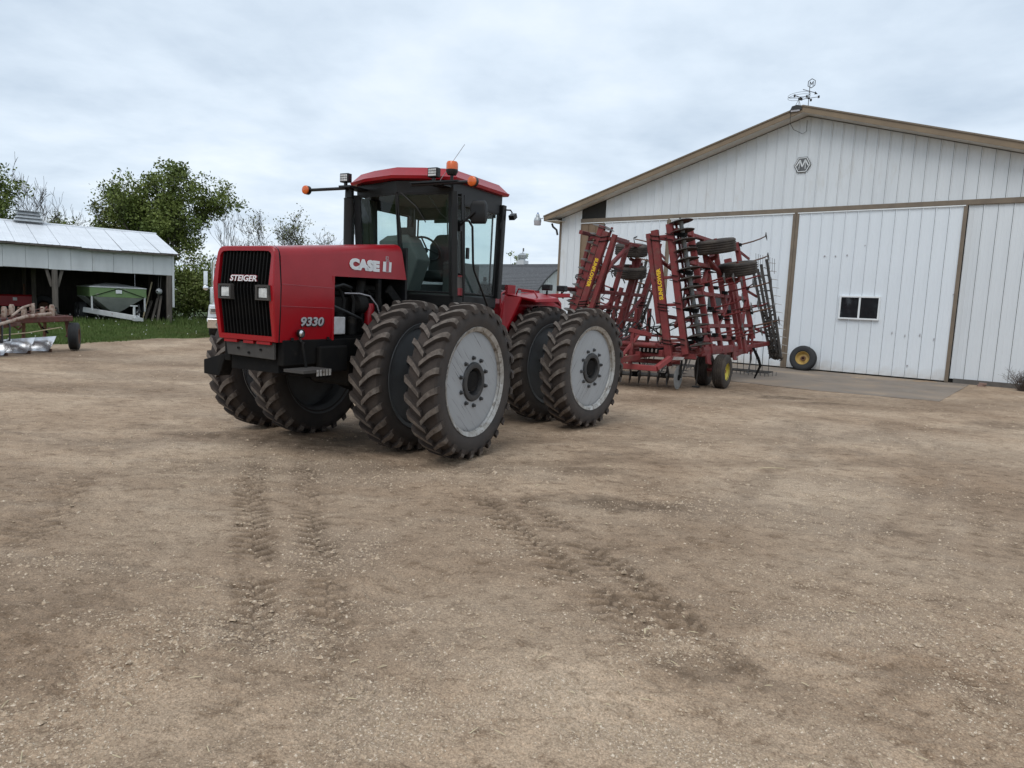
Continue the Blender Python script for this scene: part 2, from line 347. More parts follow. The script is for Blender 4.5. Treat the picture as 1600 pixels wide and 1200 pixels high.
# ------------------------------------------------------------------ ground
def seg_dist(x, y, pl):
    """distance to a polyline and arc length along it"""
    best = np.full(x.shape, 1e9); arc = np.zeros(x.shape); side = np.zeros(x.shape); L0 = 0.0
    for (ax, ay), (bx_, by_) in zip(pl[:-1], pl[1:]):
        dx, dy = bx_ - ax, by_ - ay; L = math.hypot(dx, dy)
        t = np.clip(((x - ax) * dx + (y - ay) * dy) / (L * L), 0, 1)
        ex, ey = x - (ax + t * dx), y - (ay + t * dy); d = np.hypot(ex, ey)
        s = (dx * ey - dy * ex) / L
        k = d < best; best = np.where(k, d, best); arc = np.where(k, L0 + t * L, arc); side = np.where(k, s, side); L0 += L
    return best, arc, side, L0
TRACKS = [  # polyline on the ground, half width, strength
    ([(-3.45, 9.6), (-2.95, 7.9), (-2.2, 5.8), (-1.78, 4.74), (-1.35, 3.6), (-1.0, 2.3)], .19, .52),
    ([(-2.72, 9.2), (-2.35, 7.9), (-1.69, 5.81), (-1.32, 4.79), (-.92, 3.6), (-.55, 2.3)], .19, .50),
    ([(-.95, 8.6), (-.27, 6.66), (.02, 5.78), (.36, 4.95), (.75, 4.0), (1.05, 3.0), (1.2, 2.2)], .18, .50),
    ([(-.50, 8.1), (-.02, 6.95), (.36, 5.92), (.60, 5.3), (.95, 4.5), (1.3, 3.4), (1.5, 2.3)], .18, .50),
    ([(-5.9, 12.5), (-5.2, 9.5), (-4.2, 6.6), (-3.3, 4.4)], .24, .35),
    ([(3.2, 12.2), (4.2, 9.4), (4.6, 6.8), (4.3, 4.6), (3.6, 3.2)], .24, .30),
    ([(3.9, 12.6), (5.0, 9.6), (5.4, 6.8), (5.0, 4.4), (4.2, 3.0)], .24, .30)]
LANES = [   # long faint curving wheel lanes: polyline, half width, strength
    ([(-9.5, 6.2), (-5.5, 6.4), (-2.0, 7.4), (1.2, 8.4), (4.6, 9.0), (9.0, 10.6), (14, 14)], .30, .42),
    ([(-9.5, 7.9), (-5.5, 8.1), (-2.0, 9.1), (1.2, 9.9), (4.6, 10.6), (9.0, 12.3), (14, 16)], .32, .36),
    ([(-3.6, 2.4), (-1.8, 3.5), (.6, 5.0), (2.6, 7.2), (4.2, 10.0), (5.4, 13.0)], .26, .42),
    ([(-2.4, 2.0), (-.5, 3.0), (1.9, 4.4), (4.0, 6.6), (5.8, 9.6), (7.0, 12.6)], .26, .38),
    ([(-7, 3.9), (-3.5, 4.2), (-.5, 3.7), (2.4, 3.0), (4.0, 2.2)], .28, .40),
    ([(-12, 11.5), (-7, 12.2), (-3, 14.6), (-1, 18)], .35, .36), ([(-12, 14.0), (-8, 14.6), (-5, 17), (-4, 21)], .35, .36),
    ([(6.0, 3.2), (4.6, 4.4), (2.6, 5.6), (.2, 6.2), (-3.0, 6.0), (-7, 5.2)], .24, .34)]
CARTRACK = [(.25, 4.4), (.71, 4.9), (1.25, 5.7), (2.04, 7.29), (2.6, 8.6), (3.6, 10.6)]
DAMP_SHADE = [(-1.9, 8.75, 2.1, .75, .75), (1.15, 6.5, .85, .28, .85), (.55, 6.6, .5, .2, .5), (-3.8, 8.86, .75, .32, .75), (-2.85, 4.3, .8, .55, .55),  # damp stains; the patch under the tractor also paints in its shade
        (-2.7, 3.7, .7, .4, .55), (3.47, 6.0, .35, .14, .7), (1.0, 7.82, .6, .22, .55), (6.35, 15.9, .8, .35, .9), (6.9, 15.0, .9, .22, .8),
        (9.3, 12.9, .6, .5, .6), (-2.2, 4.95, .55, .3, .45), (1.15, 3.5, .35, .18, .6), (4.5, 17.4, 3.2, 1.6, .6), (.6, 12.0, 2.0, 1.6, .45),
        (-6.5, 12.5, 3.0, .7, .4), (-9.5, 17.5, 3.5, .8, .45), (-12, 18.5, 2.2, 1.3, .5), (8.0, 16.5, 1.2, .2, .6), (-5.2, 6.6, 1.4, .5, .35),
        (4.4, 9.6, .8, .25, .4), (2.0, 4.3, .6, .25, .3), (-.9, 4.0, .6, .35, .3)]
GRAVEL = [(2.5, 6.4, 1.0, .6), (3.8, 7.5, 1.1, .6), (-2.5, 7.3, 1.0, .35), (-1.3, 7.2, 1.1, .4), (-.6, 2.95, .45, .3), (-3.4, 10.5, 1.6, .6),
          (2.3, 4.0, .7, .4), (-1.2, 5.0, .6, .5), (.2, 7.6, .8, .4), (-4.4, 8.2, 1.2, .4), (5.4, 11.0, 2.2, 1.0), (-1.2, 3.6, .5, .35), (.75, 2.75, .4, .2)]
def grass_mask(x, y):
    # dirt yard ends along a ragged line; grass beyond it to the left and behind
    s = (x + 13.8) * .917 - (y - 22.2) * .40         # >0 on the yard side
    s = s + (fbm(x * .35, y * .35, 40, 4) - .5) * 3.0
    far = np.clip((y - 34) / 6, 0, 1) * np.clip((3.0 - x) / 3, 0, 1)
    g = np.clip((-s) / 1.2, 0, 1)
    far2 = np.clip((np.hypot(x, y) - 46) / 10, 0, 1)
    return np.maximum(np.maximum(g, far), far2)
def ground_fields(x, y):
    r = np.hypot(x, y)
    near = np.clip(1 - (r - 4) / 14, 0.0, 1)
    h = (fbm(x * .35, y * .35, 1, 3) - .5) * .06 + (fbm(x * 1.7, y * 1.7, 5, 4) - .5) * .045 * np.clip(1.3 - r / 40, .2, 1)
    rough = np.clip((fbm(x * .8, y * .8, 60, 3) - .42) * 5, 0, 1)
    h += (fbm(x * 9, y * 9, 9, 3) - .5) * (.012 + .026 * rough) * near
    h += (vnoise(x * 42, y * 42, 13) - .5) * (.006 + .010 * rough) * np.clip(1 - (r - 3) / 7, 0, 1)
    damp_shade = np.zeros_like(x)
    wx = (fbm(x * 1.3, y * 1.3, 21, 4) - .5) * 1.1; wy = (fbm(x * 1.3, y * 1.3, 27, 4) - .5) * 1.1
    for cx, cy, rx, ry, a in DAMP_SHADE:
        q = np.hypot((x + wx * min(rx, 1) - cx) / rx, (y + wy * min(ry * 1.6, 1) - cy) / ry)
        damp_shade = np.maximum(damp_shade, a * np.clip((1.25 - q) / .6, 0, 1))
    TD = np.zeros_like(x)
    for pl, hw, a in TRACKS:
        d, arc, side, L = seg_dist(x + (fbm(x * 3, y * 3, 31, 2) - .5) * .06, y, pl)
        m = np.clip((hw - d) / .09, 0, 1) * np.clip(arc / .4, 0, 1) * np.clip((L - arc) / .5, 0, 1)
        m = m * np.clip((fbm(x * 2.2, y * 2.2, 33, 3) - .22) * 4, 0, 1) * (.30 + .70 * np.clip((r - 3.6) / .8, 0, 1) * np.clip((8.2 - r) / 1.0, 0, 1))
        lug = (np.sin((arc + np.abs(side) * .6) * 2 * math.pi / .125 + np.where(side > 0, math.pi * .9, 0)) > .1)
        h += m * (-.022 + .036 * lug) * a
        TD = np.maximum(TD, m * a * (.45 + .95 * (1 - lug)))
    d, arc, side, L = seg_dist(x, y, CARTRACK)
    for o in (-.55, .55):
        m = np.clip((.12 - np.abs(side - o)) / .03, 0, 1) * (d < .9) * np.clip((fbm(x * 1.5, y * 1.5, 36, 3) - .3) * 4, 0, 1)
        gr = np.sin((side - o) * 2 * math.pi / .05)
        h += m * (-.004 + .003 * gr); damp_shade = np.maximum(damp_shade, m * .16 * (gr > 0))
    # packed wheel lanes: darker, finer, slightly sunken, with loose material pushed to their edges
    edge = np.zeros_like(x); jx = (fbm(x * .9, y * .9, 91, 3) - .5) * .5
    for pl, hw, a in LANES:
        d, arc, side, L = seg_dist(x + jx, y - jx, pl)
        m = np.clip((hw - d) / (hw * .7), 0, 1) * np.clip((fbm(x * .7, y * .7, 95, 3) - .34) * 5, 0, 1)
        h -= m * .010; damp_shade = np.maximum(damp_shade, m * a)
        edge = np.maximum(edge, np.exp(-((d - hw * 1.25) / .09) ** 2) * np.clip((fbm(x * 1.6, y * 1.6, 97, 3) - .45) * 5, 0, 1)); h += .008 * np.exp(-((d - hw * 1.25) / .08) ** 2) * (a > .3)
    # broad damp brown staining, drawn out across the yard
    br = fbm(x * .28 + jx, y * .55 - jx, 101, 5); damp_shade = np.maximum(damp_shade, np.clip((br - .50) * 3.0, 0, .34))
    br2 = fbm(x * 1.4 + jx * 2, y * 2.6, 107, 5); damp_shade = np.maximum(damp_shade, np.clip((br2 - .60) * 4.0, 0, .34))
    damp_shade = np.clip(damp_shade + TD * (1 - .6 * damp_shade), 0, 1)
    grav = edge * .8 * (1 - np.clip(TD * 1.5, 0, 1))
    for cx, cy, rx, ry in GRAVEL:
        q = np.hypot((x + wx * .8 - cx) / rx, (y + wy * .8 - cy) / ry); grav = np.maximum(grav, np.clip((1.2 - q) / .6, 0, 1))
    return h, np.clip(damp_shade, 0, 1), grav
def make_ground():
    ang = np.concatenate([np.linspace(-180, -44, 30)[:-1], np.linspace(-44, 44, 760), np.linspace(44, 180, 30)[1:-1]]) * math.pi / 180
    ypx = np.concatenate([np.linspace(1500, 800, 40)[:-1], np.linspace(800, 36, 600)])
    rad = np.concatenate([[.35, .8], CAMH * FPX / ypx, np.geomspace(58, 6000, 34)])
    A, Q = np.meshgrid(ang, rad); x = np.sin(A) * Q; y = np.cos(A) * Q
    h, damp_shade, grav = ground_fields(x, y); g = grass_mask(x, y)
    # keep the ground flat under buildings, apron and tyres; fade relief with distance
    h = h * np.clip(1.4 - Q / 35, .0, 1)
    h -= np.where(Q > 70, (Q - 70) * .002, 0)
    V = np.stack([x, y, h], -1).reshape(-1, 3); nr, na = A.shape
    i = np.arange(nr - 1)[:, None] * na; j = np.arange(na)[None, :]; j2 = (j + 1) % na
    F = np.stack([i + j, i + j2, i + na + j2, i + na + j], -1).reshape(-1, 4)
    c = len(V); V = np.vstack([V, [[0, 0, 0]]])
    m = D.materials.new('dirt'); MATS['dirt'] = m
    me = np_mesh('ground', V, F[:, ::-1], 'dirt', True)
    for n, a in (('damp_shade', damp_shade), ('gravel', grav), ('grass', g)):
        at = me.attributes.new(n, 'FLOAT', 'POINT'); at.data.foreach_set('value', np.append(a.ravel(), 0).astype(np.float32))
    o = D.objects.new('ground', me); COL.objects.link(o); struct(o)
    # material
    m.use_nodes = True; nt = m.node_tree; N = nt.nodes; L = nt.links; b = N['Principled BSDF']
    b.inputs['Roughness'].default_value = .92; b.inputs['Specular IOR Level'].default_value = .2
    tc = N.new('ShaderNodeTexCoord')
    def noise(s, d=6, ro=.6, st=None):
        n = N.new('ShaderNodeTexNoise'); n.inputs['Scale'].default_value = s; n.inputs['Detail'].default_value = d; n.inputs['Roughness'].default_value = ro
        if st:
            mp = N.new('ShaderNodeMapping'); mp.inputs['Scale'].default_value = st; mp.inputs['Rotation'].default_value = (0, 0, .5)
            L.new(tc.outputs['Object'], mp.inputs[0]); L.new(mp.outputs[0], n.inputs['Vector'])
        else: L.new(tc.outputs['Object'], n.inputs['Vector'])
        return n.outputs[0]
    def ramp(src, els):
        r = N.new('ShaderNodeValToRGB'); cr = r.color_ramp
        cr.elements[0].position, cr.elements[0].color = els[0][0], (*els[0][1], 1)
        cr.elements[1].position, cr.elements[1].color = els[-1][0], (*els[-1][1], 1)
        for p, c_ in els[1:-1]: e = cr.elements.new(p); e.color = (*c_, 1)
        L.new(src, r.inputs[0]); return r.outputs[0]
    def mix(fac, a, bcol, mode='MIX'):
        x_ = N.new('ShaderNodeMixRGB'); x_.blend_type = mode
        for k, v in ((0, fac), (1, a), (2, bcol)):
            if isinstance(v, (int, float)): x_.inputs[k].default_value = v
            elif isinstance(v, tuple): x_.inputs[k].default_value = (*v, 1)
            else: L.new(v, x_.inputs[k])
        return x_.outputs[0]
    def attr(n):
        a = N.new('ShaderNodeAttribute'); a.attribute_name = n; return a.outputs['Fac']
    big = ramp(noise(.45, 5, .62), [(.34, (.355, .250, .168)), (.5, (.475, .350, .245)), (.66, (.58, .445, .322))])
    mid = ramp(noise(5.5, 5, .75, (1, 1.5, 1)), [(.36, (.62, .59, .56)), (.48, (.96, .96, .96)), (.72, (1.14, 1.13, 1.12))])
    c0 = mix(1.0, big, mid, 'MULTIPLY')
    fine = ramp(noise(55, 4, .8), [(.32, (.58, .56, .53)), (.5, (1, 1, 1)), (.68, (1.25, 1.24, 1.22))])
    c0 = mix(1.0, c0, fine, 'MULTIPLY')
    vo = N.new('ShaderNodeTexVoronoi'); vo.inputs['Scale'].default_value = 95; L.new(tc.outputs['Object'], vo.inputs['Vector'])
    vr = ramp(vo.outputs['Distance'], [(.10, (1.35, 1.33, 1.30)), (.32, (1, 1, 1)), (.75, (.74, .72, .70))])
    c0 = mix(.7, c0, vr, 'MULTIPLY')
    gcol = ramp(vo.outputs['Distance'], [(.1, (.55, .47, .38)), (.6, (.31, .25, .195))])
    gm = N.new('ShaderNodeMath'); gm.operation = 'MULTIPLY'; L.new(attr('gravel'), gm.inputs[0]); gm.inputs[1].default_value = .22
    c0 = mix(gm.outputs[0], c0, gcol)
    dm = N.new('ShaderNodeMath'); dm.operation = 'MULTIPLY'; L.new(attr('damp_shade'), dm.inputs[0])
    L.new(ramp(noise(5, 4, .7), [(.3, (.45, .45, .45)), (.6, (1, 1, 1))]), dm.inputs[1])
    c0 = mix(dm.outputs[0], c0, (.112, .076, .050))  # brown of the damp stains and of the shade painted under the tractor
    # grass turf colour, ragged
    gn = ramp(noise(2.2, 4, .7), [(.32, (.05, .085, .02)), (.55, (.085, .12, .032)), (.75, (.16, .15, .065))])
    gth = N.new('ShaderNodeMath'); gth.operation = 'ADD'; L.new(attr('grass'), gth.inputs[0])
    gs = N.new('ShaderNodeMath'); gs.operation = 'SUBTRACT'; L.new(noise(1.6, 5, .75), gs.inputs[0]); gs.inputs[1].default_value = .5
    L.new(gs.outputs[0], gth.inputs[1])
    gr = ramp(gth.outputs[0], [(.38, (0, 0, 0)), (.62, (1, 1, 1))])
    c0 = mix(gr, c0, gn)
    L.new(c0, b.inputs['Base Color'])
    bp = N.new('ShaderNodeBump'); bp.inputs['Strength'].default_value = .55; bp.inputs['Distance'].default_value = .03
    bs = N.new('ShaderNodeMath'); bs.operation = 'ADD'; L.new(noise(30, 3, .75), bs.inputs[0])
    bs2 = N.new('ShaderNodeMath'); bs2.operation = 'MULTIPLY'; L.new(vo.outputs['Distance'], bs2.inputs[0]); bs2.inputs[1].default_value = -.35
    L.new(bs2.outputs[0], bs.inputs[1]); L.new(bs.outputs[0], bp.inputs['Height']); L.new(bp.outputs[0], b.inputs['Normal'])
    return o
make_ground()

# loose stones and clods, denser on the gravel patches and near the camera
def make_stones():
    rng = np.random.default_rng(3); n = 260000
    r = CAMH * FPX / rng.uniform(60, 760, n); a = rng.uniform(-R(42), R(42), n)
    x = np.sin(a) * r; y = np.cos(a) * r
    h, damp_shade, grav = ground_fields(x, y); g = grass_mask(x, y)
    keep = rng.uniform(0, 1, n) < (.07 + .60 * grav + .55 * np.clip((fbm(x * 1.1, y * 1.1, 71, 4) - .52) * 6, 0, 1)) * (1 - g)
    x, y, h, r = x[keep], y[keep], h[keep], r[keep]; n = len(x)
    s = rng.gamma(.9, .0038, n) + .0024; s = np.minimum(s, .034) * np.clip(.65 + r / 14, .8, 2.2)
    base = np.array([[1, 0, 0], [.3, .9, .1], [-.8, .6, -.05], [-.85, -.5, .1], [.2, -1, 0], [.15, .1, .75]])
    F0 = np.array([[0, 1, 5], [1, 2, 5], [2, 3, 5], [3, 4, 5], [4, 0, 5]])
    th = rng.uniform(0, 6.28, n); c, sn = np.cos(th), np.sin(th)
    P = base[None] * (1 + rng.uniform(-.3, .3, (n, 6, 1))) * s[:, None, None]
    P[:, :, 2] *= rng.uniform(.5, 1.0, n)[:, None]
    X = P[:, :, 0] * c[:, None] - P[:, :, 1] * sn[:, None] + x[:, None]; Y = P[:, :, 0] * sn[:, None] + P[:, :, 1] * c[:, None] + y[:, None]
    Z = P[:, :, 2] + (h * np.clip(1.4 - r / 35, 0, 1) - s * .12)[:, None]
    V = np.stack([X, Y, Z], -1).reshape(-1, 3); F = (F0[None] + (np.arange(n) * 6)[:, None, None]).reshape(-1, 3)
    o = D.objects.new('gravel', np_mesh('gravel', V, F, 'pebble')); COL.objects.link(o)
    o['label'] = 'loose pale gravel and clods scattered over the dirt yard'; o['category'] = 'gravel'; struct(o, 'stuff')
make_stones()

# ------------------------------------------------------------------ big white machine shed
BX, BY, BYAW = 9.7431, 25.0301, -0.6747
barn = thing('machine_shed', 'large white steel machine shed with tan fascia and sliding doors', 'shed', (BX, BY, 0), BYAW)
CX, APEX, SLOPE = .12, 8.76, .2995
def gable_z(x): return APEX - SLOPE * abs(x - CX)
RIBW = .3655
def strip(x0, x1, zb, y, side=True, ztop=None):
    """one steel siding sheet: flat pan with a raised rib at its left edge and two faint stiffeners"""
    w = x1 - x0; zt = (lambda x: ztop) if ztop is not None else gable_z
    prof = [(.008, .0), (.010, -.030), (.034, -.030), (.040, 0), (w * .38, 0), (w * .38 + .008, -.004), (w * .38 + .02, -.004), (w * .38 + .028, 0),
            (w * .70, 0), (w * .70 + .008, -.004), (w * .70 + .02, -.004), (w * .70 + .028, 0), (w - .003, 0)]
    pts = [(x0 + u, y + v) for u, v in prof if u < w - .0005]
    mb = MB(); n = len(pts)
    vs = [(x, yy, zb) for x, yy in pts] + [(x, yy, zt(x)) for x, yy in pts]
    mb.add(vs, [(i, i + 1, i + 1 + n, i + n) for i in range(n - 1)])
    return mb
def panel_wall(parent, x0, x1, zb, y, matname, ztop=None):
    k = max(1, round((x1 - x0) / RIBW)); w = (x1 - x0) / k
    if ztop is not None:
        me = strip(0, w, zb, 0, ztop=ztop).mesh('siding_panel', matname, 0)
        for i in range(k): inst('siding_panel', me, parent, (x0 + i * w, y, 0))
    else:
        for i in range(k): strip(x0 + i * w, x0 + (i + 1) * w, zb, y).build('siding_panel', matname, parent, smooth=0)
HB, HT = 5.49, 5.65
panel_wall(barn, -7.80, 10.05, HT, 0, 'siding')                    # gable above the door header
panel_wall(barn, -10.05, -9.0, .14, 0, 'siding')                   # strip beside the left corner
panel_wall(barn, 5.15, 10.05, .14, .03, 'siding', HB)              # fixed wall right of the doors
# core behind the sheets so that no light leaks
MB().prism([(-10.05, 0), (10.05, 0), (10.05, 5.74), (CX, APEX - .03), (-10.05, 5.72)], 'Y', .10, .2).build('wall_core', 'dark_gap', barn, smooth=0)
MB().bx(-10.05, -9.95, .2, 30, 0, 5.7).bx(9.95, 10.05, .2, 30, 0, 5.7).bx(-9.95, 9.95, 29.9, 30, 0, 5.7).build('side_wall', 'siding', barn, smooth=0)
MB().bx(-9.02, 10.06, -.05, .05, HB, HT).build('door_header', 'trim_brown', barn, smooth=0, bevel=.008)
MB().bx(-10.14, -10.02, -.035, .05, .0, 5.68).build('corner_trim', 'trim_brown', barn, smooth=0)
for xa, xb in ((5.26, 10.05), (-10.02, -9.0)): MB().bx(xa, xb, -.02, .055, -.1, .15).build('skirt_board', 'plate_grey', barn, smooth=0)
MB().prism([(-9.0, HT), (-7.80, HT), (-7.80, gable_z(-7.8)), (-9.0, gable_z(-9.0))], 'Y', .03, .08).build('gable_opening', 'dark_gap', barn, smooth=0)
# sliding doors, each with its sheets, edge trims, track cap and window
def sliding_door(x0, x1, y, label, win=None, matname='siding_door', trims=True):
    d = D.objects.new('sliding_door', None); COL.objects.link(d); d.parent = barn; d.location = (0, 0, 0); d['label'] = label
    panel_wall(d, x0, x1, .06, y, matname, HB - .02)
    if trims:
        for xa in (x0 - .10, x1): MB().bx(xa, xa + .10, y - .035, y + .03, .03, HB - .01).build('edge_trim', 'trim_brown', d, smooth=0)
    MB().bx(x0 - .05, x1 + .05, y - .05, y - .022, HB - .045, HB - .012).build('track_cap', 'vinyl_white', d, smooth=0)
    MB().bx(x0, x1, y + .012, y + .03, .04, HB - .03).build('door_back', 'dark_gap', d, smooth=0)
    if win:
        a, b, z0, z1 = win; f = MB(); t_ = .055
        f.bx(a, b, y - .085, y + .0, z1 - t_, z1).bx(a, b, y - .10, y + .0, z0, z0 + t_)
        f.bx(a, a + t_, y - .085, y, z0 + t_, z1 - t_).bx(b - t_, b, y - .085, y, z0 + t_, z1 - t_)
        m_ = (a + b) / 2; f.bx(m_ - .025, m_ + .035, y - .075, y, z0 + t_, z1 - t_)
        fo = f.build('window_frame', 'vinyl_white', d, smooth=0, bevel=.006)
        MB().bx(a + t_, m_ - .025, y - .050, y - .046, z0 + t_, z1 - t_).build('window_pane', 'pane_dark', d, smooth=0)
        MB().bx(m_ + .035, b - t_, y - .060, y - .056, z0 + t_, z1 - t_).build('window_pane', 'pane_dark', d, smooth=0)
    return d
sliding_door(-4.72, -.045, -.10, 'white ribbed door behind the folded implement', (-3.0, -1.74, 1.83, 2.60))
sliding_door(.165, 5.04, -.10, 'white ribbed door with the slider window', (1.75, 3.01, 1.85, 2.64))
sliding_door(-7.80, -4.92, -.04, 'narrower white ribbed door', None)
sliding_door(-9.0, -7.92, -.03, 'narrow tan door at the left end', None, 'door_tan', False)
# scuffs and dents on the door sheets
for xd, zd, wd, hd in ((1.10, 3.95, .05, .05), (1.45, 3.95, .05, .04), (1.82, 3.97, .04, .06), (3.42, 1.42, .03, .10), (3.80, 1.36, .03, .09), (4.22, 1.40, .03, .10), (4.62, 1.30, .03, .08), (3.95, .42, .05, .05), (2.35, 4.3, .03, .03), (5.0, 2.75, .10, .03)):
    MB().prism([(xd, zd), (xd + wd, zd + hd * .2), (xd + wd * .8, zd + hd), (xd + wd * .2, zd + hd * .8)], 'Y', -.1345, -.100).build('scuff', 'decal_grey', barn, smooth=0)
# roof: deck, tan gable fascia, soffit
OV = .62
def roof_side(sg):
    xe = CX + sg * 10.72; ze = 8.98 - SLOPE * 10.72
    MB().add([(CX, -OV + .03, 8.975), (xe, -OV + .03, ze - .005), (xe, 30.4, ze - .005), (CX, 30.4, 8.975),
              (CX, -OV + .03, 8.93), (xe, -OV + .03, ze - .05), (xe, 30.4, ze - .05), (CX, 30.4, 8.93)],
             [(0, 1, 2, 3), (7, 6, 5, 4), (0, 4, 5, 1), (1, 5, 6, 2), (2, 6, 7, 3), (3, 7, 4, 0)]).build('roof_deck', 'fascia_tan', barn, smooth=0)
    MB().prism([(CX, 8.985), (xe, ze + .005), (xe, ze - .215), (CX, 8.765)], 'Y', -OV, -OV + .028).build('fascia', 'fascia_tan', barn, smooth=0)
    MB().prism([(CX, 9.0), (xe + sg * .02, ze + .02), (xe + sg * .02, ze - .03), (CX, 8.95)], 'Y', -OV - .03, -OV + .1).build('drip_edge', 'trim_brown', barn, smooth=0)
    # soffit boards running up the rake
    nb = 5; y0 = -OV + .03; dy = (OV - .03) / nb
    for k in range(nb):
        MB().add([(CX, y0 + k * dy + .006, 8.785), (xe, y0 + k * dy + .006, ze - .195), (xe, y0 + (k + 1) * dy - .006, ze - .195), (CX, y0 + (k + 1) * dy - .006, 8.785),
                  (CX, y0 + k * dy + .006, 8.80), (xe, y0 + k * dy + .006, ze - .18), (xe, y0 + (k + 1) * dy - .006, ze - .18), (CX, y0 + (k + 1) * dy - .006, 8.80)],
                 [(3, 2, 1, 0), (4, 5, 6, 7), (0, 1, 5, 4), (1, 2, 6, 5), (2, 3, 7, 6), (3, 0, 4, 7)]).build('soffit_board', 'soffit', barn, smooth=0)
    MB().bx(*sorted((xe, xe - sg * .02)), -OV, 30.4, ze - .21, ze).build('eave_fascia', 'fascia_tan', barn, smooth=0)
    MB().bx(*sorted((xe - sg * .02, CX + sg * 10.0)), -OV + .03, 30.3, ze - .20, ze - .185).build('eave_soffit', 'soffit', barn, smooth=0)
roof_side(-1); roof_side(1)
# downspout elbow at the left eave
MB().tube([(-10.45, -.2, 5.50), (-10.42, -.15, 5.36), (-10.25, -.1, 5.22), (-10.2, -.08, 5.0)], .045, 8).build('downspout', 'black_iron', barn)
# hexagonal emblem
lg = thing('wall_emblem', 'grey hexagon emblem with an M on the shed gable', 'sign', (0, 0, 0), 0)
lg.location = Matrix.Rotation(BYAW, 3, 'Z') @ Vector((.09, -.03, 7.13)) + Vector((BX, BY, 0)); lg.rotation_euler = (0, 0, BYAW)
def hexa(r, y): return [(r * math.cos(R(60 * k)) * 1.0, y, r * math.sin(R(60 * k)) * 1.03) for k in range(6)]
MB().loft([hexa(.295, 0), hexa(.295, -.02)]).build('plate', 'logo_grey', lg, smooth=0)
m_ = MB(); hx_ = hexa(.258, 0)
for k in range(6): m_.beam((hx_[k][0], -.022, hx_[k][2]), (hx_[(k + 1) % 6][0], -.022, hx_[(k + 1) % 6][2]), .022, .012, (0, 1, 0), 0)
m_.build('border', 'vinyl_white', lg)
m_ = MB(); pm = [(-.20, -.04), (-.085, .17), (-.105, -.16), (-.085, .17), (0, -.08), (.085, .17), (.105, -.16), (.085, .17), (.20, -.04)]
for (xa, za), (xb, zb) in zip(pm[:-1], pm[1:]): m_.beam((xa, -.023, za), (xb, -.023, zb), .034, .014, (0, 1, 0), 0)
m_.build('letter', 'vinyl_white', lg, smooth=0)

# ------------------------------------------------------------------ things on the shed roof
def b2w(x, y, z): return Matrix.Rotation(BYAW, 3, 'Z') @ Vector((x, y, z)) + Vector((BX, BY, 0))
RIDGE = 9.0
wv = thing('weathervane', 'black weathervane with emblem and arrow on the shed ridge', 'weathervane', b2w(.20, -.35, RIDGE - .03), BYAW)
MB().tube([(0, 0, 0), (0, 0, .72)], .012, 8).build('pole', 'black_iron', wv)
MB().tube([(-.22, 0, .62), (.22, 0, .44)], .012, 6).add([(.19, 0, .50), (.28, 0, .40), (.17, 0, .40), (.19, .01, .50), (.28, .01, .40), (.17, .01, .40)],
     [(0, 1, 2), (5, 4, 3), (0, 3, 4, 1), (1, 4, 5, 2), (2, 5, 3, 0)]).build('arrow', 'black_iron', wv)
m_ = MB(); hx = [(.13 * math.cos(R(60 * k + 30)), .78 + .15 * math.sin(R(60 * k + 30))) for k in range(6)]
for k in range(6): m_.beam((hx[k][0] + .05, 0, hx[k][1]), (hx[(k + 1) % 6][0] + .05, 0, hx[(k + 1) % 6][1]), .02, .02)
m_.beam((.0, 0, .70), (.0, 0, .84), .02).beam((.0, 0, .84), (.05, 0, .74), .02).beam((.05, 0, .74), (.10, 0, .84), .02).beam((.10, 0, .84), (.10, 0, .70), .02)
m_.build('emblem', 'black_iron', wv)
m_ = MB(); m_.tube([(-.2, 0, .30), (.28, 0, .30)], .009, 6).tube([(0, -.22, .30), (0, .22, .30)], .009, 6).lathe([(-.03, .0), (-.02, .04), (.02, .04), (.03, 0)], 'Z', 10, (0, 0, .30))
for p in ((-.24, 0), (.32, 0), (0, -.24), (0, .24)): m_.box((p[0], p[1], .30), (.06, .02, .08))
m_.build('compass_arms', 'black_iron', wv)
an = thing('loop_antenna', 'round wire loop antenna on a small tripod at the shed ridge', 'antenna', b2w(-.12, -.38, RIDGE - .06), BYAW)
m_ = MB()
for q in ((-.14, -.08), (.14, -.08), (0, .14)): m_.tube([(q[0], q[1], -.02), (q[0] * .1, q[1] * .1, .30)], .011, 6)
m_.build('tripod', 'galv', an)
m_ = MB()
for zz, rr in ((.40, .36), (.47, .36)):
    m_.tube([(rr * math.cos(2 * math.pi * k / 28), rr * .9 * math.sin(2 * math.pi * k / 28), zz + .03 * math.cos(2 * math.pi * k / 28)) for k in range(29)], .006, 5, cap=False)
m_.build('loop', 'black_iron', an)
MB().tube([(-.34, 0, .44), (.34, 0, .38)], .008, 5).tube([(-.2, .1, .52), (.1, -.05, .36)], .012, 5).box((.03, 0, .34), (.09, .07, .07)).box((-.17, .05, .48), (.05, .03, .10)).build('crossbar', 'black_iron', an)
sd = thing('ridge_saddle', 'dark saddle plate with a pale name strip under the ridge antenna', 'mount', b2w(-.10, -.66, RIDGE - .10), BYAW)
MB().prism([(-.22, -.09), (.20, -.05), (.17, .08), (.02, .12), (-.14, .09)], 'Y', 0, .10).build('plate', 'black_iron', sd, smooth=0)
MB().bx(-.16, .13, -.012, -.002, -.10, -.045).build('name_strip', 'decal_grey', sd, smooth=0)
wi = MB(); wi.tube([b2w(-.27, -.66, 8.88), b2w(-.27, -.62, 8.45), b2w(-.24, -.3, 8.30), b2w(.0, -.06, 8.18), b2w(.12, -.05, 8.25), b2w(.12, -.05, 8.62)], .008, 5)
tag(wi.build('antenna_cable', 'black_iron'), 'thin dark cable looping down under the shed ridge', 'cable')
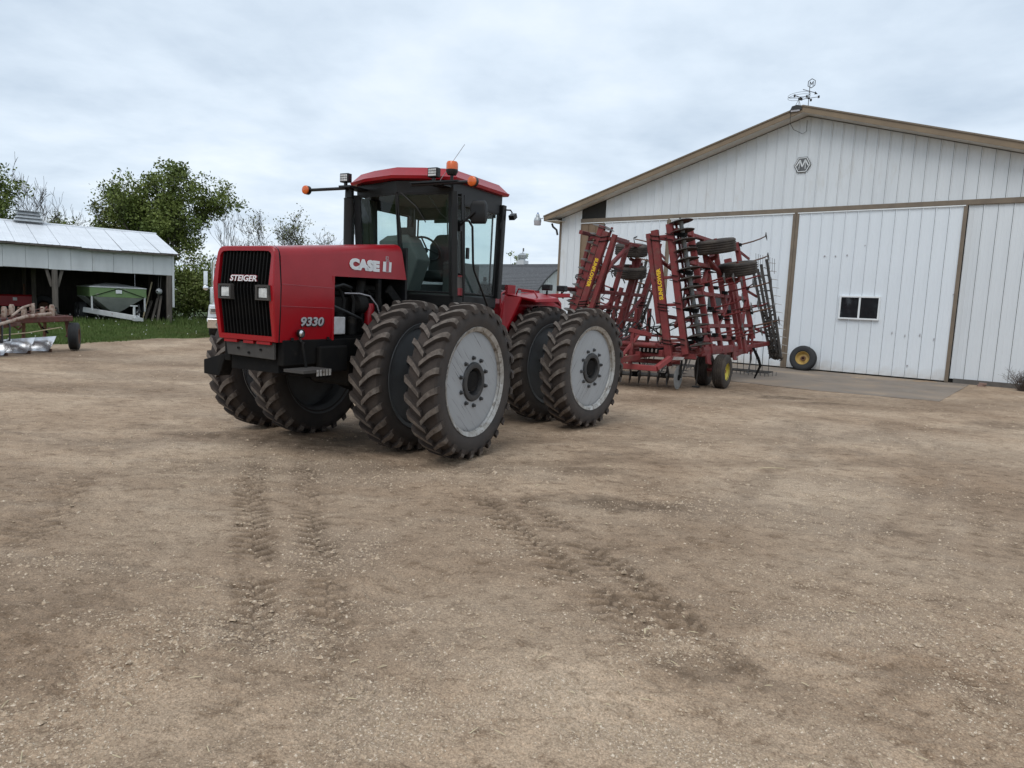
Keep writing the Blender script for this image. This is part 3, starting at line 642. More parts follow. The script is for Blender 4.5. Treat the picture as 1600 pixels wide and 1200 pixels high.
# yard light on its arm at the left eave
yl = thing('yard_light', 'grey dusk to dawn yard light on the left eave of the shed', 'lamp', b2w(-10.86, -.72, 5.56), BYAW)
MB().lathe([(.30, .0), (.30, .06), (.22, .085), (.16, .085), (.14, .13), (.02, .17), (.0, .17), (.0, .0)], 'Z', 20).build('housing', 'galv', yl)
MB().lathe([(.0, .165), (-.18, .15), (-.19, .0)], 'Z', 20).build('lens', 'decal_grey', yl)
MB().lathe([(.30, .03), (.36, .03), (.37, .0)], 'Z', 10).build('photocell', 'blue_plastic', yl)
MB().tube([(.02, .0, .12), (.20, .04, .10), (.30, .06, .14)], .02, 8).build('arm', 'galv', yl)

# ------------------------------------------------------------------ concrete apron in front of the doors
ap = MB().add([b2w(-5.5, -.01, .012), b2w(5.72, -.01, .012), b2w(5.74, -6.45, .012), b2w(3.2, -7.0, .012), b2w(-5.5, -6.6, .012),
               b2w(-5.5, -.01, -.12), b2w(5.72, -.01, -.12), b2w(5.74, -6.45, -.12), b2w(3.2, -7.0, -.12), b2w(-5.5, -6.6, -.12)],
              [(0, 1, 2, 3, 4), (9, 8, 7, 6, 5), (0, 5, 6, 1), (1, 6, 7, 2), (2, 7, 8, 3), (3, 8, 9, 4), (4, 9, 5, 0)]).build('concrete_apron', 'concrete', smooth=0)
struct(ap)

# ------------------------------------------------------------------ open-front pole shed at the left
SX, SY, SYAW = -18.615, 37.804, .72
shed = thing('pole_shed', 'low white open front pole shed with pale metal roof', 'shed', (SX, SY, 0), SYAW)
SL = 24.0; ZB, ZE, ZR, HD = 2.594, 3.737, 5.017, 4.089
k = 0; x = 0.0; rng = random.Random(5)
while x > -SL:
    w = .93 + rng.uniform(-.05, .05); z0 = ZB + rng.uniform(-.012, .012)
    MB().bx(x - w + .012, x, -.02 + rng.uniform(0, .008), .02, z0, ZE - .09).build('fascia_sheet', 'shed_white', shed, smooth=0); x -= w
MB().bx(.0, .10, -.04, .05, .9, ZE - .09).build('corner_board', 'shed_white', shed, smooth=0)
def wavy(x): return .035 * math.sin(x * .9 + 1) + .02 * math.sin(x * 2.3)
m_ = MB(); xs = [-SL + i * (SL + .3) / 30 for i in range(31)]
m_.loft([[(x, -.34, ZE - .10 + wavy(x)), (x, -.30, ZE - .10 + wavy(x)), (x, -.30, ZE - .02 + wavy(x)), (x, -.34, ZE - .02 + wavy(x))] for x in xs])
m_.build('eave_board', 'old_wood', shed, smooth=0)
# roof sheets on the front slope, each its own piece
nsh = 27; wsh = (SL + .25) / nsh
for i in range(nsh):
    a = .25 - i * wsh; b_ = a - wsh + .012; ya, yb = -.36, HD + .02
    za = ZE + .0 + wavy((a + b_) / 2) * .7
    prof = [0, .03, .06, wsh / 3, wsh / 3 + .03, wsh / 3 + .06, 2 * wsh / 3, 2 * wsh / 3 + .03, 2 * wsh / 3 + .06, wsh - .012]
    hh = [0, .014, 0, 0, .014, 0, 0, .014, 0, 0]
    vs = [(a - p, ya, za + q) for p, q in zip(prof, hh)] + [(a - p, yb, ZR + q) for p, q in zip(prof, hh)]
    n = len(prof); MB().add(vs, [(j, j + 1, j + 1 + n, j + n) for j in range(n - 1)]).build('roof_sheet', 'shed_roof', shed, smooth=0)
MB().add([(.25, HD, ZR - .02), (-SL, HD, ZR - .02), (-SL, HD * 2 + .3, ZE), (.25, HD * 2 + .3, ZE)], [(0, 1, 2, 3)]).build('rear_roof', 'shed_roof', shed, smooth=0)
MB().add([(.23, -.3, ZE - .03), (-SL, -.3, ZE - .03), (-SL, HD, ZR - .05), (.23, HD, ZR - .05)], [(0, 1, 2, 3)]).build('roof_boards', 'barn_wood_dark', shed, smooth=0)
MB().tube([(.26, HD, ZR + .02), (-SL, HD, ZR + .02)], .05, 8).build('ridge_cap', 'shed_roof', shed)
# back, end walls and posts
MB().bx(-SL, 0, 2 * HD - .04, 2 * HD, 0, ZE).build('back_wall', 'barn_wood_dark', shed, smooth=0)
for xx in (0.0, -SL):
    for j in range(16):
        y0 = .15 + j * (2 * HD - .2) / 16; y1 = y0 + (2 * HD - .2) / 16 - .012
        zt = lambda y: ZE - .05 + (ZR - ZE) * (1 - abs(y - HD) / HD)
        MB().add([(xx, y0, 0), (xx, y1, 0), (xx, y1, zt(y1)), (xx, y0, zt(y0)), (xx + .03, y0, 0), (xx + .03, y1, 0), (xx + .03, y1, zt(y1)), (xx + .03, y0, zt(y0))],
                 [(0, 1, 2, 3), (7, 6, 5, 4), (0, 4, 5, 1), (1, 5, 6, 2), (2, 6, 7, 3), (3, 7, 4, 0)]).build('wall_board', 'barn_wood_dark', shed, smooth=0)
for px in (-.14, -5.35, -11.0, -17.0):
    MB().beam((px, .10, -.1), (px, .10, ZE - .1), .24, .22).build('post', 'old_wood', shed, smooth=0)
    if px < -1:
        for sg in (-1, 1): MB().beam((px + sg * .12, .16, 1.75), (px + sg * .42, .16, ZB + .35), .10, .14).build('brace', 'old_wood', shed, smooth=0)
for xx, yy in ((-5.75, HD), (-11.4, HD), (-5.75, 2 * HD - .2), (-.1, HD)):
    MB().beam((xx, yy, 0), (xx, yy, ZE + .9), .2, .2).build('post', 'old_wood', shed, smooth=0)
MB().bx(-SL, -.02, .06, .14, ZB - .02, ZB + .22).build('lintel', 'old_wood', shed, smooth=0)
# louvred ridge vent
vt = D.objects.new('roof_vent', None); COL.objects.link(vt); vt.parent = shed; vt.location = (-5.9, HD, ZR); vt.scale = (.72, .72, .72)
for k in range(3):
    z0 = .04 + k * .24; s_ = .80 - k * .06
    MB().loft([[(-s_ - .12, -s_ * .6 - .1, z0), (s_ + .12, -s_ * .6 - .1, z0), (s_ + .12, s_ * .6 + .1, z0), (-s_ - .12, s_ * .6 + .1, z0)],
               [(-s_ + .12, -s_ * .6 + .06, z0 + .22), (s_ - .12, -s_ * .6 + .06, z0 + .22), (s_ - .12, s_ * .6 - .06, z0 + .22), (-s_ + .12, s_ * .6 - .06, z0 + .22)]]).build('louvre', 'galv', vt, smooth=0)
MB().bx(-.85, .85, -.55, .55, .76, .80).build('cap', 'galv', vt, smooth=0)

# ------------------------------------------------------------------ far gothic-roofed barn
GU = Vector((.78, -.626)); gb_o = Vector((3.53, 60.8)) + GU * 1.1
gb = thing('gothic_barn', 'far white barn with grey shingled arched roof', 'barn', (gb_o.x, gb_o.y, 0), math.atan2(GU.y, GU.x))
# local: X along the ridge (right), -Y towards the camera
prof = [(-5.6, 1.5), (-5.25, 2.05), (-4.75, 2.68), (-4.1, 3.35), (-3.3, 4.02), (-2.4, 4.62), (-1.4, 5.1), (-.6, 5.36), (0, 5.48)]
def gy(t):
    t = t * (len(prof) - 1); i = min(int(t), len(prof) - 2); f_ = t - i
    return (prof[i][0] * (1 - f_) + prof[i + 1][0] * f_, prof[i][1] * (1 - f_) + prof[i + 1][1] * f_)
nc = 40
m_ = MB()
for s_ in (-1, 1):
    for k in range(nc):
        a, b_ = gy(k / nc), gy((k + 1) / nc)
        for q in range(1):
            m_.add([(-17, s_ * a[0], a[1]), (.2, s_ * a[0], a[1]), (.2, s_ * a[0] * 1.003, a[1] + .03), (-17, s_ * a[0] * 1.003, a[1] + .03), (.2, s_ * b_[0], b_[1]), (-17, s_ * b_[0], b_[1])], [(0, 1, 2, 3), (3, 2, 4, 5)])
m_.build('roof', 'shingle', gb, smooth=0)
wall = [(y, z - .06) for y, z in prof] + [(-y, z - .06) for y, z in prof[-2::-1]] + [(5.5, 0), (-5.5, 0)]
MB().prism(wall, 'X', -.25, -.15).build('gable_wall', 'shed_white', gb, smooth=0)
for k in range(-18, 18):
    y = k * .3; zt = np.interp(abs(y), [-p[0] for p in prof[::-1]], [p[1] for p in prof[::-1]]) - .1
    MB().bx(-.15, -.125, y - .02, y + .02, 0, zt).build('batten', 'shed_white', gb, smooth=0)
m_ = MB()
pp = [gy(t / 24) for t in range(25)]
m_.tube([(.18, y, z + .01) for y, z in pp], .07, 6).build('verge_board', 'decal_black', gb)
MB().bx(-17, -.2, -5.5, 5.5, 0, 1.55).build('side_wall', 'shed_white', gb, smooth=0)
cu = D.objects.new('ridge_ventilator', None); COL.objects.link(cu); cu.parent = gb; cu.location = (-5.05, 0, 5.48)
MB().bx(-.42, .42, -.35, .35, -.1, .32).build('base', 'shed_white', cu, smooth=0)
MB().lathe([(.32, .28), (.50, .26), (.52, .40), (.80, .44), (.98, .22), (1.02, .0)], 'Z', 16).build('hood', 'galv', cu)
MB().tube([(0, 0, 1.0), (.05, 0, 1.42)], .03, 6).box((.06, 0, 1.28), (.16, .02, .3)).build('vane', 'plate_grey', cu)
# ------------------------------------------------------------------ tractor
TX, TY, TYF, TYR, TA = -2.0008, 8.9897, 0.4914, 0.6625, 1.6947
S1, S2, WR_ = .819, 1.610, .93
tr = thing('tractor', 'red articulated four wheel drive tractor with dual wheels', 'tractor', (TX, TY, 0), -TYF)
# local axes: X = tractor's left, Y = rearward, Z up; front axle at Y 0, hinge at Y TA
REAR = Matrix.Translation((0, TA, 0)) @ Matrix.Rotation(-(TYR - TYF), 4, 'Z') @ Matrix.Translation((0, TA, 0))   # rear axle frame

# --- wheels
def tyre_mesh(name, Rr, W, rim, nl, lug_h, mats, seed=0, smooth_tread=False):
    m = MB(); h = W / 2; Rc = Rr - lug_h
    prof = [(-h * .80, rim - .01), (-h * .86, rim + .02), (-h * .98, rim + (Rc - rim) * .35), (-h * 1.0, rim + (Rc - rim) * .55), (-h * .95, rim + (Rc - rim) * .80),
            (-h * .86, Rc - .018), (-h * .5, Rc - .003), (0, Rc), (h * .5, Rc - .003), (h * .86, Rc - .018),
            (h * .95, rim + (Rc - rim) * .80), (h * 1.0, rim + (Rc - rim) * .55), (h * .98, rim + (Rc - rim) * .35), (h * .86, rim + .02), (h * .80, rim - .01)]
    n = 72
    o = len(m.f); m.lathe(prof, 'X', n, close=False)
    for i in range(len(prof) - 1):
        if i < 4 or i > 9:
            for k in range(n): m.m[o + i * n + k] = 2
    rg = random.Random(seed)
    for s in (-1, 1):
        for k in range(nl):
            a0 = 2 * math.pi * (k + (.5 if s > 0 else 0)) / nl
            # stations from the tread centre to the shoulder, sweeping backwards
            st = [(-.016, 0.0, .027, 0), (.045 * W / .38, -.066, .030, 0), (.10 * W / .38, -.124, .032, 0), (.160 * W / .38, -.168, .034, -.004), (.190 * W / .38, -.186, .036, -.020), (.205 * W / .38, -.194, .036, -.060)]
            rings = []; j = rg.uniform(-.004, .004)
            for x, da, hw, dr in st:
                # angle convention: point = (x, r cos, r sin); the centre of the V leads in rolling direction
                a = a0 + (da + j) * .93 / Rr * 1.0; rt = Rr + dr - (abs(x) / W) ** 2 * .03; rb = Rc - .03 + dr * .6
                wa = hw / Rr; wb = (hw + .012) / Rr
                rings.append([(s * x, rb * math.cos(a - wb), rb * math.sin(a - wb)), (s * x, rt * math.cos(a - wa), rt * math.sin(a - wa)),
                              (s * x, rt * math.cos(a + wa), rt * math.sin(a + wa)), (s * x, rb * math.cos(a + wb), rb * math.sin(a + wb))])
            f0 = len(m.f); m.loft(rings, True, True)
            for q in range(len(rings) - 1): m.m[f0 + q * 4 + 1] = 1          # crown of the lug is scuffed pale
    return m.mesh(name, mats, 30)
TYRE = tyre_mesh('tyre', WR_, .40, .615, 26, .050, ['rubber', 'rubber_lug', 'rubber_side'])
def rim_mesh(silver):
    """outer face at +X"""
    m = MB()
    # flange and barrel
    m.lathe([(.165, .600), (.182, .640), (.188, .652), (.180, .655), (.172, .636), (.160, .618), (.140, .602), (.125, .594), (.120, .57), (-.10, .56), (-.15, .60), (-.185, .65), (-.185, .64), (-.13, .60)], 'X', 64, mi=1)
    # disc
    m.lathe([(.126, .594), (.131, .582), (.132, .56), (.134, .30), (.134, .205), (.05, .19), (.05, .0)], 'X', 64, mi=0)
    m.lathe([(.05, .57), (.05, .0)], 'X', 48, mi=0)
    return m.mesh('wheel', ['rim_silver' if silver else 'rim_dark', 'rim_flange' if silver else 'rim_dark'], 30)
RIM_S, RIM_D = rim_mesh(True), rim_mesh(False)
def hub_mesh():
    m = MB()
    m.lathe([(.06, .235), (.142, .235), (.158, .225), (.162, .20), (.158, .165), (.05, .150), (-.04, .14), (-.05, .10), (.0, .095), (.01, .05), (.01, 0)], 'X', 40)
    for k in range(5):
        a = 2 * math.pi * k / 5 + .3; m.box((.0, .12 * math.cos(a), .12 * math.sin(a)), (.07, .03, .03))
    return m.mesh('hub', 'hub_black', 35)
HUB = hub_mesh()
BOLT = MB().lathe([(.13, .028), (.142, .028), (.144, .020), (.168, .020), (.172, .013), (.172, 0)], 'X', 6).mesh('bolt', 'bolt_steel', 20)
def wheel(mtx, side, silver, spin, label=None):
    """side +1: outer face towards tractor's left"""
    w = inst('wheel', RIM_S if silver else RIM_D, tr, mtx=mtx @ (Matrix.Identity(4) if side > 0 else Matrix.Rotation(math.pi, 4, 'Z')) @ Matrix.Rotation(spin, 4, 'X'))
    if label: w['label'] = label
    t = inst('tyre', TYRE, w, mtx=(Matrix.Identity(4) if side > 0 else Matrix.Rotation(math.pi, 4, 'Z')))
    inst('hub', HUB, w)
    for k in range(10):
        a = 2 * math.pi * (k + .3) / 10; inst('bolt', BOLT, w, (0, .285 * math.cos(a), .285 * math.sin(a)))
sp = 0
for base, nm in ((Matrix.Identity(4), 'front'), (REAR, 'rear')):
    for s in (1, -1):
        for lat, out in ((S1, False), (S2, True)):
            sp += .41
            wheel(base @ Matrix.Translation((s * lat, 0, WR_ - .005)), s, out, sp, ('silver disc' if out else 'dark grey disc') + ' wheel with muddy lugged tyre')

# --- hood shell
def hood_w(z): return float(np.interp(z, [1.34, 1.73, 1.95, 2.30], [.432, .456, .460, .432]))
def hood_top(y): return float(np.interp(y, [-1.78, .3], [2.345, 2.560]))
def hood_ring(y, zlow, dy_low=0.0):
    """open section from lower left edge over the top to the lower right edge"""
    zt = hood_top(y); L = []
    for z in (zlow, (zlow + 1.95) / 2 if zlow < 1.9 else zlow + .02, max(1.95, zlow + .04)): L.append((hood_w(z), z))
    ws = hood_w(zt - .09)
    L += [(ws + .004, zt - .10), (ws - .006, zt - .06), (ws - .026, zt - .028), (ws - .06, zt - .008), (ws - .12, zt)]
    P = [(x, y + dy_low * (zt - z) / .45, z) for x, z in L]
    return P + [(-.15, y, zt + .004), ] [:0] + [(-x, yy, z) for x, yy, z in reversed(P)]
h_ = MB()
ys = [-1.755, -1.5, -1.2, -.984]
h_.loft([hood_ring(y, 1.353) for y in ys], closed=False)
h_.build('hood', 'red_paint', tr, smooth=40)
h2 = MB(); ys = [-.984, -.6, -.2, .1, .255]
rg_ = []
for i, y in enumerate(ys):
    zl = float(np.interp(y, [-.984, .38], [2.084, 2.112])); rg_.append(hood_ring(y, zl, .12 if i == len(ys) - 1 else 0))
h2.loft(rg_, closed=False)
h2.build('hood_rear', 'red_paint', tr, smooth=40)
m_ = MB(); m_.loft([[(x * .995, y + .004, z - .004) for x, y, z in hood_ring(.25, 2.11, .12)], [(x * .97, y + .03, z - .02) for x, y, z in hood_ring(.25, 2.11, .12)]], closed=False)
m_.build('hood_edge_seal', 'black_paint', tr)
# panel seams on the side panels and the black gasket behind the nose
for s in (1, -1):
    for z in (1.962, 1.735):
        MB().beam((s * (hood_w(z) + .001), -1.75, z), (s * (hood_w(z) + .001), -.99, z - .012), .006, .004).build('panel_seam', 'decal_pinkred', tr)
    MB().beam((s * .448, -.984, 1.36), (s * .452, -.984, 2.085), .014, .03).build('panel_edge', 'red_paint', tr)
def nose_ring(y, gro=0.0):
    P = []
    for z in (1.353, 1.55, 1.735, 1.95, 2.15, 2.245): P.append((hood_w(z) + gro, z))
    P += [(.430 + gro, 2.288), (.412 + gro, 2.322), (.375 + gro, 2.342 + gro), (.30, 2.346 + gro)]
    return [(x, y, z) for x, z in P] + [(-x, y, z) for x, z in reversed(P)]
m_ = MB().loft([nose_ring(-1.755, -.004), nose_ring(-1.772, -.004)], closed=True, cap=False); m_.build('nose_gasket', 'black_paint', tr)
def bow(z): return -.062 * (1 - abs(z - 1.90) / (.50 if z > 1.9 else .55))      # nose is creased forward at mid height
fr = MB()
o1 = nose_ring(-1.772); o2 = [(x * .995, -1.80 + bow(z), z) for x, y, z in nose_ring(0)]; o3 = [(x * .975, -1.812 + bow(z), z - .01 * (z > 2.2) + .006 * (z < 1.4)) for x, y, z in nose_ring(0)]
inn = []
for x, y, z in nose_ring(0):
    zi = float(np.interp(z, [1.353, 2.346], [1.412, 2.295])); xi = max(-.385, min(.385, x * .90)); inn.append((math.copysign(min(abs(xi), .385), x), -1.806 + bow(zi), zi))
o4 = [(x, y + .07, z) for x, y, z in inn]
fr.loft([o1, o2, o3, inn, o4], closed=True, cap=False); fr.build('grille_surround', 'red_paint', tr, smooth=28)
MB().bx(-.40, .40, -1.76, -1.75, 1.38, 2.32).build('grille_backing', 'decal_black', tr, smooth=0)
zs = [1.40, 1.65, 1.90, 2.10, 2.30]
SL_ = MB()
for i in range(len(zs) - 1): SL_.beam((0, -1.762 + bow(zs[i]), zs[i]), (0, -1.762 + bow(zs[i + 1]), zs[i + 1]), .015, .045, (0, 1, 0))
SLM = SL_.mesh('grille_slat', 'black_frame', 30)
for i in range(15): inst('grille_slat', SLM, tr, (-.357 + i * .051, 0, 0))
for s in (1, -1):
    b = MB(); zc, xc = 1.865, s * .283 + .03
    b.loft([[(xc - .105, -1.83, zc - .085), (xc + .105, -1.83, zc - .085), (xc + .105, -1.83, zc + .08), (xc - .105, -1.83, zc + .08)],
            [(xc - .098, -1.885, zc - .079), (xc + .098, -1.885, zc - .079), (xc + .098, -1.885, zc + .074), (xc - .098, -1.885, zc + .074)],
            [(xc - .072, -1.885, zc - .066), (xc + .072, -1.885, zc - .066), (xc + .072, -1.885, zc + .056), (xc - .072, -1.885, zc + .056)],
            [(xc - .066, -1.855, zc - .060), (xc + .066, -1.855, zc - .060), (xc + .066, -1.855, zc + .050), (xc - .066, -1.855, zc + .050)]], cap=False)
    hd = b.build('headlight', 'plate_dark', tr, smooth=0)
    ln = MB().loft([[(xc - .066, -1.858, zc - .060), (xc + .066, -1.858, zc - .060), (xc + .066, -1.858, zc + .050), (xc - .066, -1.858, zc + .050)],
               [(xc - .058, -1.872, zc - .052), (xc + .058, -1.872, zc - .052), (xc + .058, -1.872, zc + .042), (xc - .058, -1.872, zc + .042)]]).build('lens', 'lamp_lens', hd, smooth=0)
def front_text(name, body, size, mt, x, y, z, **k): return text(name, body, size, mt, tr, axes((1, 0, 0), (0, 0, 1), (0, -1, 0), (x, y, z)), **k)
front_text('grille_lettering', 'STEIGER', .085, 'decal_pinkred', .02, -1.868, 2.005, depth=.006, shear=.25, bold=.004, sx=1.28)
front_text('grille_lettering_face', 'STEIGER', .085, 'decal_white', .024, -1.876, 2.003, depth=.002, shear=.25, bold=.0015, sx=1.28)
def side_text(name, body, size, mt, y, z, x=None, **k):
    # reads from the nose towards the cab on the tractor's left side
    tilt = .0; xx = (hood_w(z) + .004) if x is None else x
    return text(name, body, size, mt, tr, axes((0, 1, 0), (0, 0, 1), (1, 0, 0), (xx, y, z)), **k)
side_text('hood_lettering', 'CASE', .158, 'decal_white', -.452, 2.238, x=.449, bold=.012, sx=1.42, depth=.003)
for y in (-.082, .022): MB().prism([(y - .034, 2.190), (y + .022, 2.190), (y + .030, 2.312), (y - .026, 2.312)], 'X', .447, .452).build('hood_mark', 'decal_white', tr, smooth=0)
MB().prism([(-.064, 2.186), (.0, 2.186), (.006, 2.330), (-.058, 2.330)], 'X', .446, .4528).build('hood_mark_outline', 'decal_grey', tr, smooth=0)
MB().prism([(-.056, 2.192), (-.008, 2.192), (-.002, 2.322), (-.050, 2.322)], 'X', .446, .4545).build('hood_mark_stem', 'decal_pinkred', tr, smooth=0)
MB().prism([(-.052, 2.340), (-.006, 2.340), (-.004, 2.380), (-.050, 2.380)], 'X', .438, .4475).build('hood_mark_dot_outline', 'decal_grey', tr, smooth=0)
MB().prism([(-.045, 2.346), (-.013, 2.346), (-.011, 2.374), (-.043, 2.374)], 'X', .438, .449).build('hood_mark_dot', 'decal_pinkred', tr, smooth=0)
side_text('model_number_shadow', '9330', .128, 'decal_black', -1.312, 1.562, x=.4545, shear=.18, bold=.009, sx=1.36, depth=.001)
side_text('model_number', '9330', .128, 'decal_grey', -1.322, 1.568, x=.4575, shear=.18, bold=.004, sx=1.36, depth=.001)
# round work light on the side panel
wl_ = MB().lathe([(.44, .02), (.47, .045), (.50, .048), (.505, .040), (.495, .036), (.492, 0)], 'X', 20, (0, -1.508, 1.447)).build('work_light', 'black_paint', tr)
MB().lathe([(.497, .037), (.505, .02), (.506, 0)], 'X', 16, (0, -1.508, 1.447)).build('lens', 'lamp_chrome', wl_)
MB().tube([(.46, -1.508, 1.41), (.47, -1.49, 1.36), (.47, -1.45, 1.34)], .012, 6).build('work_light_bracket', 'black_iron', tr)

# --- front frame, bumper, tow lugs
MB().loft([[(-.37, -1.77, 1.33), (.37, -1.77, 1.345), (.37, -1.74, 1.345), (-.37, -1.74, 1.33)], [(-.34, -1.77, 1.18), (.37, -1.77, 1.165), (.37, -1.74, 1.165), (-.34, -1.74, 1.18)]]).build('front_plate', 'plate_dark', tr, smooth=0, bevel=.006)
for x in (-.16, .0, .18): MB().lathe([(0, .014), (.012, .012), (.014, 0)], 'Y', 8, (x, -1.785, 1.26 - .04 * (x == 0))).build('plate_bolt', 'decal_black', tr)
for x0, x1 in ((-.36, -.16), (-.06, .09), (.14, .34)): MB().bx(x0, x1, -1.80, -1.74, 1.322, 1.352).build('nose_lip', 'red_paint', tr, smooth=0)
MB().loft([[(-.93, -1.62, 1.07), (-.56, -1.66, 1.165), (-.50, -1.66, 1.165), (-.50, -1.50, 1.165), (-.93, -1.50, 1.07)],
           [(-.93, -1.62, .905), (-.66, -1.66, .905), (-.62, -1.66, .905), (-.62, -1.50, .905), (-.93, -1.50, .905)]]).build('bumper_end', 'black_frame', tr, smooth=0, bevel=.01)
MB().bx(-.60, .40, -1.15, -.95, .93, 1.10).build('front_crossmember', 'black_frame', tr, smooth=0, bevel=.01)
for s in (1, -1):
    MB().bx(s * .36, s * .45, -1.72, 1.15, 1.10, 1.375).build('frame_rail', 'black_frame', tr, smooth=0, bevel=.012)
    MB().bx(s * .45, s * .52, -1.25, -.80, 1.00, 1.30).build('side_tank', 'black_frame', tr, smooth=0, bevel=.02)
MB().bx(-.36, .36, -1.70, -1.1, 1.02, 1.36).build('radiator_base', 'black_frame', tr, smooth=0)
# axles, differential, driveshaft
for base in (Matrix.Identity(4), REAR):
    m_ = MB().lathe([(-.62, .13), (-.30, .15), (-.22, .26), (0, .30), (.22, .26), (.30, .15), (.62, .13)], 'X', 20)
    m_.lathe([(.62, .13), (.62, .24), (.70, .24), (.70, .15), (1.70, .12), (1.74, .12), (1.74, 0)], 'X', 20).lathe([(-.62, .13), (-.62, .24), (-.70, .24), (-.70, .15), (-1.70, .12), (-1.74, .12), (-1.74, 0)], 'X', 20)
    m_.build('axle', 'black_frame', tr, mtx=base @ Matrix.Translation((0, 0, WR_)))
    for s in (1, -1): MB().bx(s * .30, s * .50, -.28, .28, 1.0, 1.16).build('axle_mount', 'black_frame', tr, smooth=0, mtx=base, bevel=.015)
MB().tube([(0, .2, .90), (0, 3.0, .90)], .055, 10).build('driveshaft', 'black_frame', tr)
MB().bx(-.32, .32, -.55, 1.3, .78, 1.15).build('transmission', 'engine', tr, smooth=0, bevel=.04)
# step below the frame on the left
st = MB().bx(.52, .80, -1.78, -1.37, 1.055, 1.085)
st.build('step', 'plate_dark', tr, smooth=0)
for k in range(5): MB().bx(.805, .815, -1.60 + k * .045, -1.575 + k * .045, 1.02, 1.085).build('step_tooth', 'rim_flange', tr, smooth=0)
MB().beam((.56, -1.50, 1.07), (.47, -1.48, 1.36), .025).build('step_hanger', 'black_frame', tr)
for yy in (-1.62, -1.08):
    MB().bx(.452, .462, yy, yy + .035, 1.368, 1.40).build('hood_latch', 'black_paint', tr, smooth=0)

# --- engine bay
MB().bx(-.43, .43, -1.03, -.99, 1.36, 2.33).build('bay_bulkhead', 'black_paint', tr, smooth=0)  # dark bulkhead added to keep sky light out of the engine bay
MB().bx(-.40, .40, -.98, .35, 1.36, 1.40).build('engine_floor', 'black_frame', tr, smooth=0)
MB().bx(-.22, .20, -.95, .22, 1.40, 1.86).build('engine_block', 'engine', tr, smooth=0, bevel=.03)
MB().bx(-.14, .14, -.92, .15, 1.86, 2.02).build('valve_cover', 'engine', tr, smooth=0, bevel=.04)
m_ = MB()
rg2 = random.Random(11)
for k in range(6):
    y = -.85 + k * .17; m_.tube([(.12, y, 1.95), (.26, y + .02, 1.93), (.31, y + .03, 1.82), (.30, y + .02, 1.60)], .016 + .008 * rg2.random(), 6)
m_.build('injector_line', 'engine', tr)['kind'] = 'stuff'
for y, z, r_, hgt in ((-.72, 1.55, .07, .26), (-.50, 1.52, .06, .22)):
    MB().lathe([(-hgt / 2, 0), (-hgt / 2, r_), (hgt / 2 - .02, r_), (hgt / 2, r_ * .8), (hgt / 2, 0)], 'Z', 16, (.30, y, z)).build('filter', 'engine', tr)
MB().lathe([(-.13, 0), (-.13, .062), (.11, .062), (.13, .05), (.13, 0)], 'Z', 16, (.335, -.22, 1.66)).build('oil_filter', 'red_paint_dull', tr)
MB().lathe([(-.10, .03), (-.08, .11), (.0, .13), (.08, .11), (.10, .03)], 'Y', 18, (.27, -.36, 1.78)).build('turbocharger', 'engine', tr)
MB().tube([(.27, -.36, 1.88), (.26, -.3, 2.02), (.1, -.1, 2.10), (-.4, .3, 2.12)], .06, 10).build('intake_pipe', 'engine', tr)
MB().tube([(.38, -.72, 1.90), (.43, -.52, 1.905), (.45, -.35, 1.88), (.455, -.22, 1.77), (.46, -.15, 1.62), (.46, -.12, 1.45)], .008, 6).build('control_cable', 'decal_grey', tr)
MB().tube([(.36, -.9, 1.75), (.40, -.7, 1.68), (.40, -.45, 1.60), (.36, -.3, 1.42)], .02, 8).tube([(.34, -.93, 1.95), (.38, -.75, 2.0), (.33, -.55, 1.97)], .018, 8).build('coolant_hose', 'hose', tr)
bb = MB().bx(.36, .45, -.978, -.775, 1.425, 1.625).build('battery_box', 'battery_white', tr, smooth=0, bevel=.01)
MB().bx(.36, .45, -.775, -.765, 1.42, 1.63).build('battery_clamp', 'black_frame', tr, smooth=0)
MB().bx(.40, .44, -.185, -.125, 1.40, 2.09).build('hood_support', 'black_frame', tr, smooth=0)
MB().beam((.43, .02, 1.98), (.43, .34, 1.72), .05, .12).build('firewall_brace', 'black_frame', tr)
MB().bx(-.44, .44, .36, .40, 1.38, 2.52).build('firewall', 'black_paint', tr, smooth=0)
MB().bx(-.44, -.41, -1.0, .36, 1.38, 2.25).build('bay_far_side', 'black_paint', tr, smooth=0)

# --- cab
CW = .82
def plan(z):
    """cab outline at height z: centre front, left front corner, left rear, mirrored"""
    t = (z - 1.95) / 1.4; yf = .95 - .11 * t; yc = .86 - .17 * t; w = CW - .02 * (1 - t); yr = 2.12 + .03 * t
    return yc, yf, w, yr
def ring(z, inset=0):
    yc, yf, w, yr = plan(z); i = inset
    return [(0, yc + i, z), (w - i, yf + i, z), (w - i, yr - i, z), (-w + i, yr - i, z), (-w + i, yf + i, z)]
MB().loft([ring(1.66, .06), ring(1.80), ring(1.945)], True, True).build('cab_base', 'black_paint', tr, smooth=0, bevel=.015)
MB().loft([ring(3.285), ring(3.44)], True, False).build('cab_header', 'black_paint', tr, smooth=0)
MB().loft([ring(3.29, .02), ring(3.30, .02)], True, True).build('headliner', 'cab_liner', tr, smooth=0)
P0, P1 = ring(1.93), ring(3.30)
def pillar(i, w, h, ang=0, nm='pillar', mt='black_paint'):
    MB().beam(P0[i], P1[i], w, h, (math.cos(ang), math.sin(ang), 0)).build(nm, mt, tr, smooth=30)
pillar(1, .085, .11, 2.5); pillar(4, .085, .11, .65); pillar(2, .10, .12, 0); pillar(3, .10, .12, 0)
MB().beam(Vector(P0[0]) + Vector((0, .0, .50)), P1[0], .022, .03, (0, 1, 0)).build('windshield_mullion', 'black_paint', tr)
